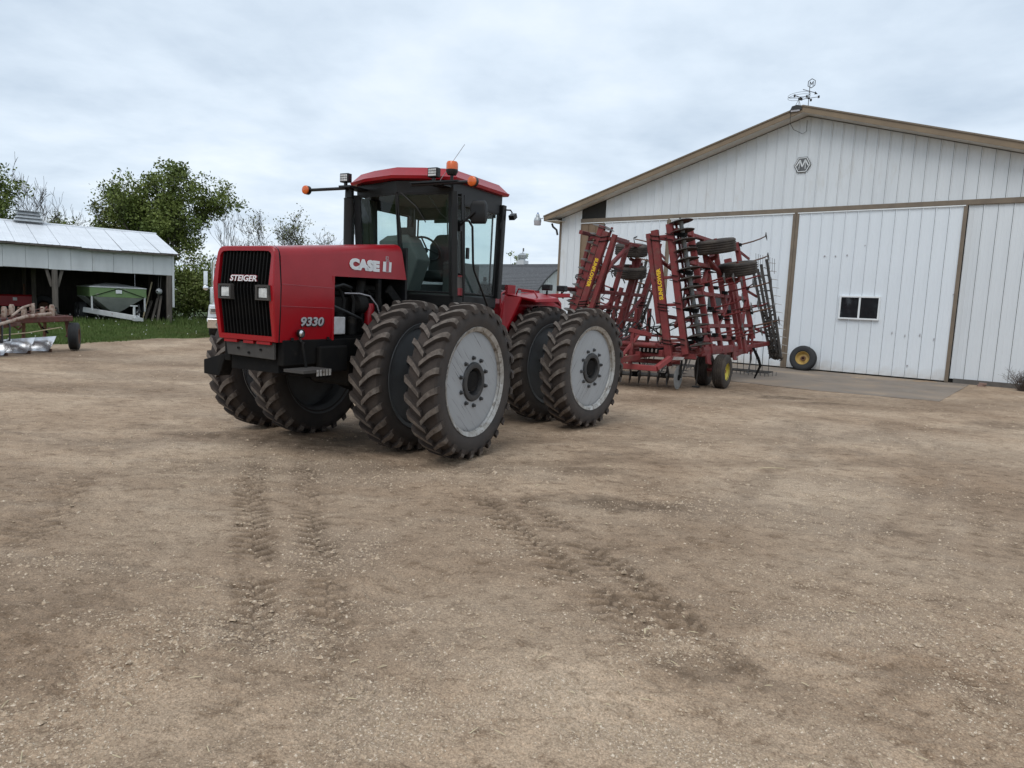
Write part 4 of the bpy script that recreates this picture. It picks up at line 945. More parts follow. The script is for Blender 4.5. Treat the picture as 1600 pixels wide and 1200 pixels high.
# door post just behind the front pillar, with red stripe
for s in (1, -1):
    MB().beam((s * .79, 1.16, 1.93), (s * .80, 1.05, 3.30), .06, .07, (1, 0, 0)).build('door_post', 'black_paint', tr)
    MB().prism([(1.00, 1.945), (1.12, 1.945), (1.105, 2.20), (.99, 2.20)], 'X', s * .805, s * .832).build('pillar_panel', 'plate_grey', tr, smooth=0)
    for z in (1.945, 2.195): MB().prism([(1.0, z), (1.12, z), (1.12, z + (.10 if z < 2 else .022)), (1.0, z + (.10 if z < 2 else .022))], 'X', s * .833, s * .838).build('pillar_stripe', 'stripe_red', tr, smooth=0)
def pane(nm, a, b, c, d, inset=.0, frame=.022, label=None):
    """glass between four corners (a bottom-left, b bottom-right, c top-right, d top-left) with a thin gasket"""
    a, b, c, d = map(Vector, (a, b, c, d)); n = (b - a).cross(d - a).normalized() * .003
    g = MB().add([a - n, b - n, c - n, d - n, a + n, b + n, c + n, d + n], [(3, 2, 1, 0), (4, 5, 6, 7), (0, 1, 5, 4), (1, 2, 6, 5), (2, 3, 7, 6), (3, 0, 4, 7)]).build(nm, 'cab_glass', tr, smooth=0)
    f = MB()
    for p, q in ((a, b), (b, c), (c, d), (d, a)): f.beam(p, q, frame, frame, n)
    f.build('gasket', 'black_paint', g)
    return g
R0, R1 = ring(1.975), ring(3.27)
def lerp(p, q, t): return Vector(p) * (1 - t) + Vector(q) * t
for s, i in ((1, 1), (-1, 4)):
    pane('windshield_pane', lerp(R0[0], R0[i], .02), lerp(R0[0], R0[i], .93), lerp(R1[0], R1[i], .93), lerp(R1[0], R1[i], .02))
    pane('door_glass', (s * .80, 1.22, 1.98), (s * .80, 2.02, 1.97), (s * .815, 2.04, 3.16), (s * .815, 1.12, 3.16))
    pane('quarter_glass', (s * .815, 1.00, 2.24), (s * .815, 1.11, 2.24), (s * .825, 1.03, 3.25), (s * .825, .93, 3.25), frame=.012)
    MB().bx(s * .785, s * .83, 1.10, 2.06, 3.17, 3.29).build('door_header_panel', 'black_paint', tr, smooth=0)
pane('rear_glass', (.68, 2.11, 2.10), (-.68, 2.11, 2.10), (-.68, 2.13, 3.12), (.68, 2.13, 3.12))
MB().bx(-.72, .72, 2.09, 2.15, 3.12, 3.30).bx(-.72, .72, 2.08, 2.14, 1.94, 2.10).build('rear_panel', 'black_paint', tr, smooth=0)
# roof
def roof_ring(z, g, crown=0):
    yc, yf, w, yr = plan(3.35)
    return [(0, yc - g - .04, z + .03), (w * .55 + g * .5, yc - g + .01, z + .012), (w + g, yf - g * .6, z), (w + g, yr + g * .8, z), (0, yr + g, z), (-w - g, yr + g * .8, z), (-w - g, yf - g * .6, z), (-w * .55 - g * .5, yc - g + .01, z + .012)]
rf = MB().loft([roof_ring(3.425, .0), roof_ring(3.43, .07), roof_ring(3.468, .085), roof_ring(3.488, .055), roof_ring(3.592, -.045), roof_ring(3.606, -.12)], True, True).build('roof', 'red_paint_dull', tr, smooth=25)
MB().lathe([(0, .012), (.004, .01), (.005, 0)], 'Z', 8, (-.42, .72, 3.56)).build('roof_plug', 'decal_black', rf)
# interior
MB().bx(-.76, .76, 1.0, 2.08, 1.93, 1.96).build('cab_floor', 'cab_interior', tr, smooth=0)
d_ = MB()
d_.loft([[(-.40, .96, 1.96), (.02, .96, 1.96), (.06, 1.20, 1.96), (-.44, 1.20, 1.96)], [(-.44, .92, 2.42), (.20, .94, 2.42), (.24, 1.20, 2.42), (-.48, 1.20, 2.42)],
         [(-.46, .90, 2.66), (.06, .92, 2.68), (.10, 1.16, 2.70), (-.46, 1.16, 2.68)], [(-.34, .93, 2.74), (.0, .94, 2.76), (.02, 1.12, 2.77), (-.34, 1.12, 2.76)]])
d_.build('dashboard', 'dash_grey', tr, smooth=0, bevel=.02)
MB().add([(-.81, .97, 1.97), (-.81, 1.30, 1.97), (-.81, 1.24, 3.27), (-.81, .87, 3.27), (-.78, .97, 1.97), (-.78, 1.30, 1.97), (-.78, 1.24, 3.27), (-.78, .87, 3.27)], [(0, 1, 2, 3), (7, 6, 5, 4), (0, 4, 5, 1), (1, 5, 6, 2), (2, 6, 7, 3), (3, 7, 4, 0)]).build('right_quarter_panel', 'cab_liner', tr, smooth=0)
MB().bx(-.30, -.06, .915, .925, 2.60, 2.615).build('dash_vent', 'decal_black', tr, smooth=0)
MB().tube([(.0, 1.15, 2.44), (.02, 1.38, 2.58)], .04, 10).build('steering_column', 'cab_interior', tr)
sw = MB(); _c = Vector((.02, 1.40, 2.60)); _n = Vector((0, .75, .66)); _u = Vector((1, 0, 0)); _v = _n.cross(_u)
sw.tube([_c + _u * .21 * math.cos(2 * math.pi * k / 24) + _v * .21 * math.sin(2 * math.pi * k / 24) for k in range(25)], .016, 8, cap=False)
for k in range(3): sw.tube([_c, _c + _u * .2 * math.cos(2.1 * k + .5) + _v * .2 * math.sin(2.1 * k + .5)], .012, 6)
sw.build('steering_wheel', 'decal_black', tr)
MB().loft([[(-.28, 1.44, 2.16), (.28, 1.44, 2.16), (.28, 1.90, 2.14), (-.28, 1.90, 2.14)], [(-.28, 1.42, 2.30), (.28, 1.42, 2.30), (.27, 1.90, 2.27), (-.27, 1.90, 2.27)]]).build('seat', 'cab_interior', tr, bevel=.04)
MB().loft([[(-.27, 1.82, 2.25), (.27, 1.82, 2.25), (.27, 1.96, 2.25), (-.27, 1.96, 2.25)], [(-.27, 1.86, 2.70), (.27, 1.86, 2.70), (.26, 1.97, 2.70), (-.26, 1.97, 2.70)],
           [(-.16, 1.89, 2.86), (.16, 1.89, 2.86), (.15, 1.97, 2.86), (-.15, 1.97, 2.86)]]).build('seat_back', 'cab_interior', tr, bevel=.04)
MB().bx(.30, .56, 1.40, 2.02, 1.96, 2.42).build('side_console', 'cab_interior', tr, smooth=0, bevel=.03)
MB().tube([(.46, 1.5, 2.4), (.47, 1.47, 2.62)], .014, 6).lathe([(-.04, 0), (-.03, .03), (.03, .03), (.04, 0)], 'Z', 10, (.47, 1.47, 2.64)).build('control_lever', 'decal_black', tr)
MB().bx(-.14, .10, .98, 1.02, 2.74, 2.86).build('monitor', 'decal_black', tr, smooth=0)
MB().bx(-.30, .22, 2.02, 2.05, 3.05, 3.11).build('sun_visor', 'cab_interior', tr, smooth=0)
# wipers
MB().tube([(.06, .70, 3.29), (.30, .74, 3.10), (.42, .80, 2.90)], .008, 5).build('wiper', 'decal_black', tr)
MB().tube([(.44, .79, 3.28), (.62, .84, 3.02), (.70, .88, 2.95)], .008, 5).tube([(.70, .87, 3.2), (.72, .895, 2.68)], .009, 5).build('wiper', 'decal_black', tr)
# exhaust
MB().lathe([(1.95, .06), (2.5, .074), (3.20, .074), (3.215, .078), (3.23, .062), (3.38, .060), (3.38, .05), (3.3, .05)], 'Z', 20, (-.745, .60, 0)).build('exhaust_stack', 'black_paint', tr)
MB().tube([(-.84, .86, 3.22), (-.84, .80, 2.9), (-.83, .80, 2.75)], .012, 6).build('grab_rail', 'black_paint', tr)
# light bars with amber lamps, work lights, beacon, aerial
for s in (1, -1):
    a = .42 if s > 0 else .70
    lb = MB().tube([(s * a, .47, 3.335), (s * 1.36, .44, 3.330)], .022, 8).bx(s * .60, s * .80, .44, .90, 3.345, 3.372)
    if s > 0: lb.bx(.42, 1.15, .42, .56, 3.345, 3.362)
    lb.build('light_bar', 'black_paint', tr, smooth=30)
    al = MB().lathe([(-.035, .0), (-.035, .062), (.02, .062), (.028, .055)], 'Y', 20, (s * 1.378, .44, 3.33)).build('marker_lamp', 'black_paint', tr)
    MB().lathe([(-.062, .0), (-.060, .04), (-.050, .058), (-.036, .062)], 'Y', 20, (s * 1.378, .44, 3.33)).build('amber_lens', 'amber', al)
    xw = s * .735
    wk = MB().bx(xw - .075, xw + .075, .47, .55, 3.42, 3.54).bx(xw - .02, xw + .02, .49, .53, 3.36, 3.42).build('roof_work_light', 'black_paint', tr, smooth=0, bevel=.008)
    m_ = MB()
    for i in range(4):
        for j in range(3): m_.bx(xw - .058 + i * .030, xw - .034 + i * .030, .466, .470, 3.436 + j * .032, 3.460 + j * .032)
    m_.build('led_array', 'lamp_lens', wk, smooth=0)['kind'] = 'stuff'
bc = MB().lathe([(.0, .02), (.055, .02), (.06, .055), (.10, .075), (.125, .075), (.125, 0)], 'Z', 20, (1.035, .47, 3.37)).build('beacon', 'black_paint', tr)
MB().lathe([(.125, .074), (.20, .074), (.222, .062), (.226, 0)], 'Z', 20, (1.035, .47, 3.37)).build('beacon_lens', 'amber', bc)
MB().tube([(.85, .47, 3.36), (1.03, .47, 3.58), (1.21, .47, 3.79)], .0035, 5).build('aerial', 'decal_grey', tr)
# mirrors and grab rails
for s in (1, -1):
    xm = s * 1.10
    if s > 0:
        mi_ = MB().loft([[(xm - .10, 1.02, 2.90), (xm + .09, 1.05, 2.90), (xm + .09, 1.09, 2.90), (xm - .10, 1.06, 2.90)], [(xm - .115, 1.0, 2.95), (xm + .105, 1.03, 2.95), (xm + .105, 1.10, 2.95), (xm - .115, 1.07, 2.95)],
                         [(xm - .115, 1.0, 3.14), (xm + .105, 1.03, 3.14), (xm + .105, 1.10, 3.14), (xm - .115, 1.07, 3.14)], [(xm - .09, 1.02, 3.20), (xm + .08, 1.05, 3.20), (xm + .08, 1.09, 3.20), (xm - .09, 1.06, 3.20)]]).build('mirror', 'black_paint', tr, smooth=40, bevel=.012)
        MB().tube([(s * .84, .99, 2.86), (s * .93, .95, 2.92), (s * 1.06, 1.0, 3.05)], .016, 8).build('mirror_arm', 'black_paint', tr)
        MB().bx(s * .82, s * .87, .96, 1.02, 2.80, 2.92).build('mirror_bracket', 'black_paint', tr, smooth=0)
MB().tube([(.86, 1.02, 2.94), (.90, 1.12, 2.95), (.91, 1.20, 2.88), (.91, 1.25, 2.40), (.90, 1.30, 2.30), (.88, 1.72, 1.84), (.86, 1.78, 1.74)], .016, 8).build('grab_rail', 'black_paint', tr)
MB().tube([(.88, .98, 2.80), (.86, 1.10, 2.1), (.86, 1.12, 1.72)], .012, 8).build('grab_rail', 'black_paint', tr)
MB().tube([(.84, 2.16, 3.24), (.93, 2.22, 3.24), (.95, 2.24, 3.20)], .012, 6).box((.95, 2.26, 3.15), (.09, .10, .07), Matrix.Rotation(.5, 3, 'X')).build('rear_work_light', 'black_paint', tr, smooth=0)
for z in (2.1, 3.0): MB().lathe([(-.05, .018), (.05, .018)], 'Z', 8, (.845, 2.10, z)).build('door_hinge', 'black_paint', tr)
MB().bx(.815, .845, 1.20, 1.25, 2.45, 2.60).build('door_handle', 'decal_black', tr, smooth=0)
# cab underside and steps on the left
MB().bx(-.70, .70, .98, 2.0, 1.35, 1.68).build('cab_underbody', 'black_frame', tr, smooth=0, bevel=.02)
MB().bx(.45, .80, 1.2, 1.95, 1.40, 1.68).build('fuel_tank', 'black_paint', tr, smooth=0, bevel=.03)

# --- rear unit (articulated)
def rear(mb, name, mt, **k): return mb.build(name, mt, tr, mtx=REAR, **k)
for s in (1, -1): rear(MB().bx(s * .36, s * .46, -1.35, 1.15, 1.0, 1.42), 'rear_frame_rail', 'black_frame', smooth=0, bevel=.015)
rear(MB().bx(-.45, .45, 1.05, 1.17, .75, 1.42), 'rear_crossmember', 'black_frame', smooth=0, bevel=.015)
rear(MB().bx(-.12, .12, -1.9, -1.3, .95, 1.35), 'hinge_yoke', 'black_frame', smooth=0, bevel=.03)
rear(MB().loft([[(-.56, -.86, 1.42), (.56, -.86, 1.42), (.56, .95, 1.42), (-.56, .95, 1.42)], [(-.56, -.80, 1.86), (.56, -.80, 1.86), (.56, .85, 1.86), (-.56, .85, 1.86)],
                [(-.50, -.64, 2.00), (.50, -.64, 2.00), (.50, .75, 1.97), (-.50, .75, 1.97)]]), 'rear_deck', 'red_paint_dull', smooth=0, bevel=.012)
for s in (1, -1):
    # fender wing over the inner wheel, arched down at the outer edge
    rear(MB().loft([[(s * .56, -.80, 1.42), (s * .56, -.78, 1.40), (s * .60, -.70, 1.42), (s * .60, -.74, 1.44)],
                    [(s * .56, -.74, 1.98), (s * .56, -.72, 1.96), (s * .76, -.55, 1.955), (s * .76, -.58, 1.975)]]), 'fender_front', 'red_paint_dull', smooth=0)
    rear(MB().loft([[(s * .48, -.62, 2.02), (s * .98, -.52, 1.945), (s * .99, -.50, 1.90), (s * .48, -.60, 1.99)],
                    [(s * .48, .18, 2.07), (s * 1.02, .05, 1.99), (s * 1.03, .06, 1.92), (s * .48, .18, 2.04)],
                    [(s * .48, .42, 2.06), (s * 1.00, .20, 1.90), (s * 1.00, .19, 1.84), (s * .48, .42, 2.03)]]), 'fender', 'red_paint_dull', smooth=0, bevel=.01)
    rear(MB().beam((s * .58, .30, 2.02), (s * .66, .88, 2.05), .10, .07), 'lamp_arm', 'red_paint_dull', smooth=0, bevel=.008)
    rear(MB().tube([(s * .50, -.72, 1.60), (s * .54, -.82, 1.80), (s * .52, -.80, 2.0), (s * .46, -.62, 2.06)], .016, 6), 'rear_handrail', 'red_paint_dull')
    rear(MB().tube([(s * .56, -.45, 2.02), (s * .60, -.45, 2.10), (s * .84, -.36, 2.08), (s * .90, -.34, 1.98)], .014, 6), 'fender_handrail', 'red_paint_dull')
    for yy in (.28, .72):
        l_ = rear(MB().bx(s * .55, s * .72, yy - .05, yy + .05, 2.11, 2.21).bx(s * .62, s * .65, yy - .02, yy + .02, 2.04, 2.11), 'fender_lamp', 'black_paint', smooth=0, bevel=.015)
rear(MB().bx(-.30, .25, -.70, -.35, 2.0, 2.06).lathe([(2.06, .10), (2.16, .10), (2.22, .03), (2.28, .03), (2.28, 0)], 'Z', 14, (-.05, -.52, 0)).lathe([(2.06, .05), (2.24, .05), (2.26, 0)], 'Z', 10, (.15, -.5, 0)), 'hydraulic_reservoir', 'decal_black', smooth=30)
rear(MB().lathe([(-.012, .05), (.012, .05), (.012, .035), (-.012, .035)], 'X', 16, (.36, -.45, 2.11), close=True), 'lift_eye', 'black_iron')
rear(MB().bx(.40, .46, -.55, -.35, 1.98, 2.16).bx(.46, .47, -.2, .3, 2.06, 2.10), 'deck_bracket', 'red_paint_dull', smooth=0)
rear(MB().beam((0, 1.1, .52), (0, 1.75, .50), .12, .06), 'drawbar', 'black_frame', smooth=0)
rear(MB().beam((-.25, 1.1, .9), (-.25, 1.35, 1.15), .06).beam((.25, 1.1, .9), (.25, 1.35, 1.15), .06), 'hose_bracket', 'black_frame')
# frame hinge between the units
MB().bx(-.16, .16, 1.15, 1.72, .95, 1.36).build('hinge_block', 'black_frame', tr, smooth=0, bevel=.03)
for s in (1, -1): MB().tube([(s * .30, 1.0, 1.05), (s * .34, 2.3, 1.05)], .05, 10).build('steering_cylinder', 'black_frame', tr)
# ------------------------------------------------------------------ folded tillage implement behind the tractor
IX, IY, IYAW = 2.586, 17.252, R(33)
im = thing('tillage_implement', 'red folding disc and field cultivator with wings raised', 'implement', (IX, IY, 0), -IYAW)
IR = 'implement_red'
def wing_tyre(name, Rr, W, rim, mt='rubber_mud', grooves=4):
    m = MB(); h = W / 2; prof = [(-h * .72, rim), (-h * .92, rim + .03), (-h, rim + (Rr - rim) * .5), (-h * .96, Rr - .055), (-h * .80, Rr - .018)]
    for k in range(grooves):
        c = -h * .68 + (k + .5) * (1.36 * h) / grooves; g = .010
        prof += [(c - g * 1.6, Rr - .004), (c - g, Rr - .020), (c + g, Rr - .020), (c + g * 1.6, Rr - .004)]
    prof += [(h * .80, Rr - .018), (h * .96, Rr - .055), (h, rim + (Rr - rim) * .5), (h * .92, rim + .03), (h * .72, rim)]
    m.lathe(prof, 'X', 40); return m.mesh(name, mt, 30)
WT = wing_tyre('tyre', .43, .30, .20)
def rim_small(mt):
    m = MB().lathe([(.11, .205), (.125, .215), (.12, .222), (.10, .20), (.06, .18), (.045, .165), (.03, .09), (.05, .075), (.075, .07), (.08, .0)], 'X', 32)
    m.lathe([(-.11, .205), (-.10, .20), (-.02, .19), (-.02, 0)], 'X', 32)
    for k in range(6):
        a = 2 * math.pi * k / 6; m.lathe([(.04, .012), (.065, .012), (.066, 0)], 'X', 6, (0, .115 * math.cos(a), .115 * math.sin(a)))
    return m.mesh('gauge_wheel', mt, 30)
RW_Y, RW_R = rim_small('yellow_rim'), rim_small('rust')
def gauge(mtx, rim, nm='gauge_wheel'):
    w = inst(nm, rim, im, mtx=mtx); inst('tyre', WT, w); return w
# disc blade: shallow dish about Z
DISC = MB().lathe([(.035, .0), (.030, .06), (.012, .16), (-.012, .235), (-.020, .252), (-.026, .252), (-.018, .235), (.006, .16), (.024, .06)], 'Z', 28).mesh('disc_blade', 'disc_steel', 40)
SPOOL = MB().lathe([(-.10, .05), (-.09, .062), (-.07, .050), (.07, .050), (.09, .062), (.10, .05)], 'Z', 14).mesh('spool', 'spool', 40)
def sweep_mesh():
    m = MB()   # V-shaped point, nose towards -Y, mounted at origin, plane roughly YZ of the shank tip
    for s in (-1, 1):
        m.add([(0, -.14, 0), (s * .13, .06, -.012), (s * .10, .10, -.012), (0, -.02, .02), (0, -.14, .008), (s * .13, .06, -.004), (s * .10, .10, -.004), (0, -.02, .028)],
              [(3, 2, 1, 0), (4, 5, 6, 7), (0, 1, 5, 4), (1, 2, 6, 5), (2, 3, 7, 6), (3, 0, 4, 7)])
    return m.mesh('sweep', 'tine_dark', 0)
SWP = sweep_mesh()
LEAN = .25
def wing(s):
    nm = []
    def W(y, z, off=0.0): return (s * (2.0 + off - LEAN * (z - .8)), y, z)
    up_w = Vector((-s * LEAN, 0, 1)).normalized()
    out = Vector((s * 1, 0, LEAN)).normalized()
    def B(name, p, q, w, h, up=(0, 1, 0), mt=IR): return MB().beam(p, q, w, h, up, .10).build(name, mt, im, smooth=20)
    # front fold bars
    ft, fb = (.774, 1.36) if s > 0 else (.48, 1.42); wt_, wb_ = (1.10, 1.72) if s > 0 else (.64, 1.60); it, ib = (.60, 1.02) if s > 0 else (.28, .90)
    B('fold_bar', (s * ft, 0, 3.75), (s * fb, 0, .66), .17, .12)
    B('wing_bar', (s * wt_, .08, 3.90), (s * wb_, .08, .86), .16, .13)
    B('inner_bar', (s * it, .06, 3.68), (s * ib, .06, 1.55), .12, .10); B('cross_strut', (s * (it + .02), .08, 3.60), (s * .80, 2.0, 3.70), .09, .09); B('cross_strut', (s * .98, .10, 1.75), (s * 1.30, 2.1, 1.62), .09, .09); B('cross_strut', (s * .70, .10, 3.2), (s * 1.45, 2.0, 2.35), .08, .08)
    B('inner_bar', (s * (it - .04), .06, 3.62), (s * (ib - .12), .5, 2.28), .05, .05)
    for z in (3.62, 3.52, 2.02, 1.95, 1.88, 1.18, 1.10):
        t = (3.75 - z) / 3.09; x = ft + (fb - ft) * t
        MB().beam((s * (x - .10), -.075, z), (s * (x + .10), -.075, z - .02), .022, .02).beam((s * (x - .10), .075, z), (s * (x + .10), .075, z - .02), .022, .02) \
            .beam((s * (x - .10), -.08, z), (s * (x - .10), .08, z), .02).beam((s * (x + .10), -.08, z - .02), (s * (x + .10), .08, z - .02), .02).build('clamp', 'black_frame', im)
    for z in (3.58, 2.62, 1.98, 1.14):
        t = (3.75 - z) / 3.09; x = ft + (fb - ft) * t
        B('bar_link', (s * (x - .16), .02, z), (s * (x + .42), .09, z + .05), .07, .08)
        MB().beam((s * (x + .24), -.01, z + .09), (s * (x + .44), -.01, z + .06), .02).beam((s * (x + .24), -.01, z - .03), (s * (x + .44), -.01, z - .06), .02).build('clamp', 'black_frame', im)
    # wing frame: members across the folded wing and rails running rearwards
    B('frame_tube', W(1.15, .86), W(1.15, 3.90), .15, .11); B('frame_tube', W(3.05, .95), W(3.05, 3.80), .13, .11)
    B('frame_tube', W(4.10, .75), W(4.10, 3.40), .19, .13); B('frame_tube', W(4.42, .80), W(4.42, 3.3), .08, .10); B('frame_tube', W(5.35, 1.15), W(5.35, 3.98), .14, .11)
    B('frame_tube', W(2.05, .9), W(2.05, 3.78), .12, .10); B('frame_tube', W(.62, 1.0, -.05), W(.62, 3.7, -.05), .10, .10); B('frame_tube', W(3.62, .9, .06), W(3.62, 2.5, .06), .12, .10)
    B('fold_link', W(.2, 1.5, -.45), W(2.1, 3.1, -.15), .09, .07, out); B('fold_link', W(.15, 2.9, -.35), W(1.2, 3.6, -.05), .07, .06, out); B('diagonal_brace', W(2.05, 1.55, .03), W(3.6, 2.3, .03), .08, .08, out)
    for k in range(4):
        MB().tube([W(.3 + .05 * k, .95, -.25), W(.35 + .06 * k, 1.6, -.38), W(.5 + .1 * k, 2.3 + .12 * k, -.2), W(1.2 + .3 * k, 2.75 + .1 * k, -.08), W(2.6 + .3 * k, 2.95, -.05)], .014, 6).build('wing_hose', 'hose', im)
    for y, z in ((1.15, 3.4), (2.05, 2.9), (3.05, 1.7), (1.15, 1.3), (4.1, 1.2), (2.05, 1.9), (5.35, 2.0)):
        MB().box(W(y, z), (.20, .20, .03)).box(W(y, z + .09), (.20, .20, .03)).build('clamp', 'black_frame', im, smooth=0)
    for z, y0, y1 in ((3.76, .1, 5.4), (3.05, .6, 3.1), (2.32, .1, 5.4), (1.9, 2.0, 4.2), (1.53, .1, 5.4), (1.2, .6, 4.2), (.98, .2, 3.2)): B('frame_rail', W(y0, z), W(y1, z), .10, .10, up_w)
    B('diagonal_brace', W(1.2, 2.34, -.02), W(3.2, 3.74, -.02), .11, .10, out); B('diagonal_brace', W(4.4, 1.5), W(5.3, 2.3), .08, .08, out)
    B('hinge_plate', W(.85, .62), W(1.0, 1.5), .30, .05, out); B('hinge_plate', W(3.15, .62), W(3.2, 1.25), .26, .05, out)
    # vertical disc gang outside the wing bar
    g0 = Vector((-.70, .26, 3.90)) if s < 0 else Vector((1.33, .18, 3.98)); g1 = Vector((-1.62, .26, 1.12)) if s < 0 else Vector((2.02, .18, 1.12)); ax = (g0 - g1).normalized()
    rot = ax.to_track_quat('Z', 'Y').to_matrix().to_4x4()
    MB().tube([g0 + ax * .08, g1 - ax * .08], .026, 8).build('gang_bolt', 'disc_steel', im)
    n = 14
    for k in range(n):
        p = g0.lerp(g1, k / (n - 1)); inst('disc_blade', DISC, im, mtx=Matrix.Translation(p) @ rot @ Matrix.Scale(1.15, 4))
        if k < n - 1: inst('spool', SPOOL, im, mtx=Matrix.Translation(g0.lerp(g1, (k + .5) / (n - 1))) @ rot)
    for k in (1.5, 5.5, 9.5, 12.5):
        p = g0.lerp(g1, k / (n - 1)); q = Vector((s * (wt_ + (wb_ - wt_) * (3.90 - p.z) / 3.04), .08, p.z + .02))
        MB().beam(p, q, .06, .10, (0, 1, 0)).tube([p + Vector((0, .0, .0)), p + Vector((s * .02, .22, .06)), p + Vector((-s * .10, .34, .05)), q + Vector((0, .1, 0))], .022, 6).box(p, (.15, .15, .09)).build('gang_hanger', 'black_frame', im)
    for k in range(n - 1):   # scrapers
        p = g0.lerp(g1, (k + .5) / (n - 1)); q = p + Vector((-s * .18, .12, .03))
        MB().beam(p + Vector((s * .03, .10, .04)), q, .035, .008).build('scraper', 'disc_steel', im)
    B('scraper_bar', g0 + Vector((-s * .17, .14, .0)), g1 + Vector((-s * .17, .14, 0)), .05, .05)
    # wing gauge wheels, axles now upright
    for c, r_ in ((((1.63, 2.05, 3.56) if s > 0 else (-1.58, 4.05, 3.66)), RW_R), (((1.98, 2.95, 3.05) if s > 0 else (-1.58, 4.05, 3.0)), RW_R)):
        a = Vector((s * -.10, -.18, 1)).normalized(); mt = a.to_track_quat('X', 'Z').to_matrix().to_4x4()
        gauge(Matrix.Translation(c) @ mt @ Matrix.Scale(1.18, 4), r_)
        MB().tube([Vector(c) - a * .3, Vector(c) + a * .2], .035, 8).beam(Vector(c) - a * .28, W(c[1] + .1, c[2] - .35), .09, .10).build('wheel_arm', IR, im)
    B('walking_beam', *(((1.45, 2.0, 3.25), (1.72, 3.0, 2.72)) if s > 0 else ((-1.45, 4.0, 3.34), (-1.5, 4.1, 2.72))), .09, .14)
    # field cultivator shanks with sweeps, pointing outwards
    rg = random.Random(4 if s > 0 else 9)
    for y, zz in ((.70, (2.5,) if s > 0 else ()), (1.55, (2.55, 1.95, 1.30) if s > 0 else (1.95, 1.3)), (2.25, (2.5, 1.75, 1.25)), (3.05, (2.4, 1.9, 1.2)), (4.25, (2.75, 1.95, 1.35)), (5.38, (3.90, 3.35, 2.62, 1.90, 1.50))):
        for z in zz:
            p = Vector(W(y, z)); L_ = .78 + rg.uniform(-.05, .1)
            e = p + out * L_ + Vector((0, -.05, rg.uniform(.0, .1)))
            MB().tube([p, p + out * .12 + Vector((0, .16, .02)), p + out * .42 + Vector((0, .20, .03)), p + out * .68 + Vector((0, .06, .03)), e], [.028, .024, .022, .020, .016], 6).build('shank', 'implement_red' if y < 5 else 'rust', im)
            inst('sweep', SWP, im, mtx=Matrix.Translation(e) @ Matrix.Rotation(s * 1.35, 4, 'Y') @ Matrix.Rotation(rg.uniform(-.3, .3), 4, 'Z'))
            MB().box(p + out * .06, (.12, .16, .09)).build('shank_clamp', 'black_frame', im, smooth=0)
    # tine harrow folded at the rear of the wing
    for k, (xt, zt, xb) in enumerate(((1.55, 3.10, 2.26), (1.66, 3.26, 2.38), (1.76, 3.40, 2.49), (1.93, 3.55, 2.59))):
        p, q = Vector((s * xt, 6.3 - .05 * k, zt)), Vector((s * xb, 6.3 - .05 * k, .62))
        MB().beam(p, q, .075, .075).build('harrow_bar', 'tine_dark', im)
        L_ = (q - p).length; nn = int(L_ / .235)
        for j in range(nn):
            c = p.lerp(q, (j + .5) / nn)
            if True:
                MB().tube([c, c + Vector((s * .10, -.02, .015)), c + Vector((s * (.25 if k == 3 else .15), -.03, -.01))], [.013, .012, .007], 5).build('harrow_tine', 'tine_bright' if k == 3 else 'tine_dark', im)
    for j in range(6):
        z = .75 + j * .46; x0, x1 = 2.24 - .29 * (z - .65), 2.58 - .225 * (z - .62)
        MB().beam((s * x0, 6.32, z), (s * x1, 6.16, z + .03), .05, .03).build('harrow_strap', 'tine_dark', im)
    for z in (3.75, 2.6, 1.5): MB().beam(W(5.4, z), (s * (2.26 - .29 * (z - .65)), 6.3, z - .18), .05, .07).build('harrow_arm', IR, im)
    for j in range(9):
        x = 1.62 + .07 * j; z0 = 3.72 - j * .02
        MB().tube([(s * x, 6.05, z0), (s * (x + .02), 6.1, z0 - .35 - .05 * (j % 3))], .006, 4).build('chain', 'tine_dark', im)
    # clods and stalks caught low in the harrow
    m = MB()
    for j in range(420):
        z = .55 + 1.5 * rg.random() ** 1.5; x = 2.28 - .27 * (z - .65) + rg.uniform(-.03, .28); c = Vector((s * x, 6.25 + rg.uniform(-.1, .1), z)); a = rg.uniform(.03, .08)
        m.add([c + Vector((rg.uniform(-a, a), rg.uniform(-a, a), rg.uniform(-a, a))) for _ in range(4)], [(0, 1, 2), (0, 2, 3), (0, 3, 1), (1, 3, 2)])
    mo = m.build('trash', 'rubber_mud', im, smooth=0); mo['kind'] = 'stuff'
    return W
WL = wing(1); WRt = wing(-1)
# dry root ball hanging from a left shank
m = MB(); rg = random.Random(2)
for j in range(46):
    c = Vector((2.45, 5.6, 1.72)); d = Vector((rg.gauss(0, .10), rg.gauss(0, .08), -abs(rg.gauss(.12, .09)))); m.tube([c, c + d * .5 + Vector((0, 0, .02)), c + d], .005, 3)
m.build('root_clump', 'tine_dark', im)['kind'] = 'stuff'
# lettering on the fold bars
ld = Vector((.774 - 1.36, 0, 3.75 - .66)).normalized()
text('bar_lettering', 'SUNFLOWER', .128, 'yellow_decal', im, axes(ld, Vector((0, -1, 0)).cross(ld), (0, -1, 0), (1.022, -.066, 2.48)), depth=.002, bold=.005, sx=.98)
rd = Vector((-.774 + -0, 0, 0)); rd = Vector((-(1.42 - .48), 0, -(3.75 - .66))).normalized()
text('bar_lettering', 'SUNFLOWER', .128, 'yellow_decal', im, axes(rd, Vector((0, -1, 0)).cross(rd), (0, -1, 0), (-.787, -.066, 2.74)), depth=.002, bold=.005, sx=.98)
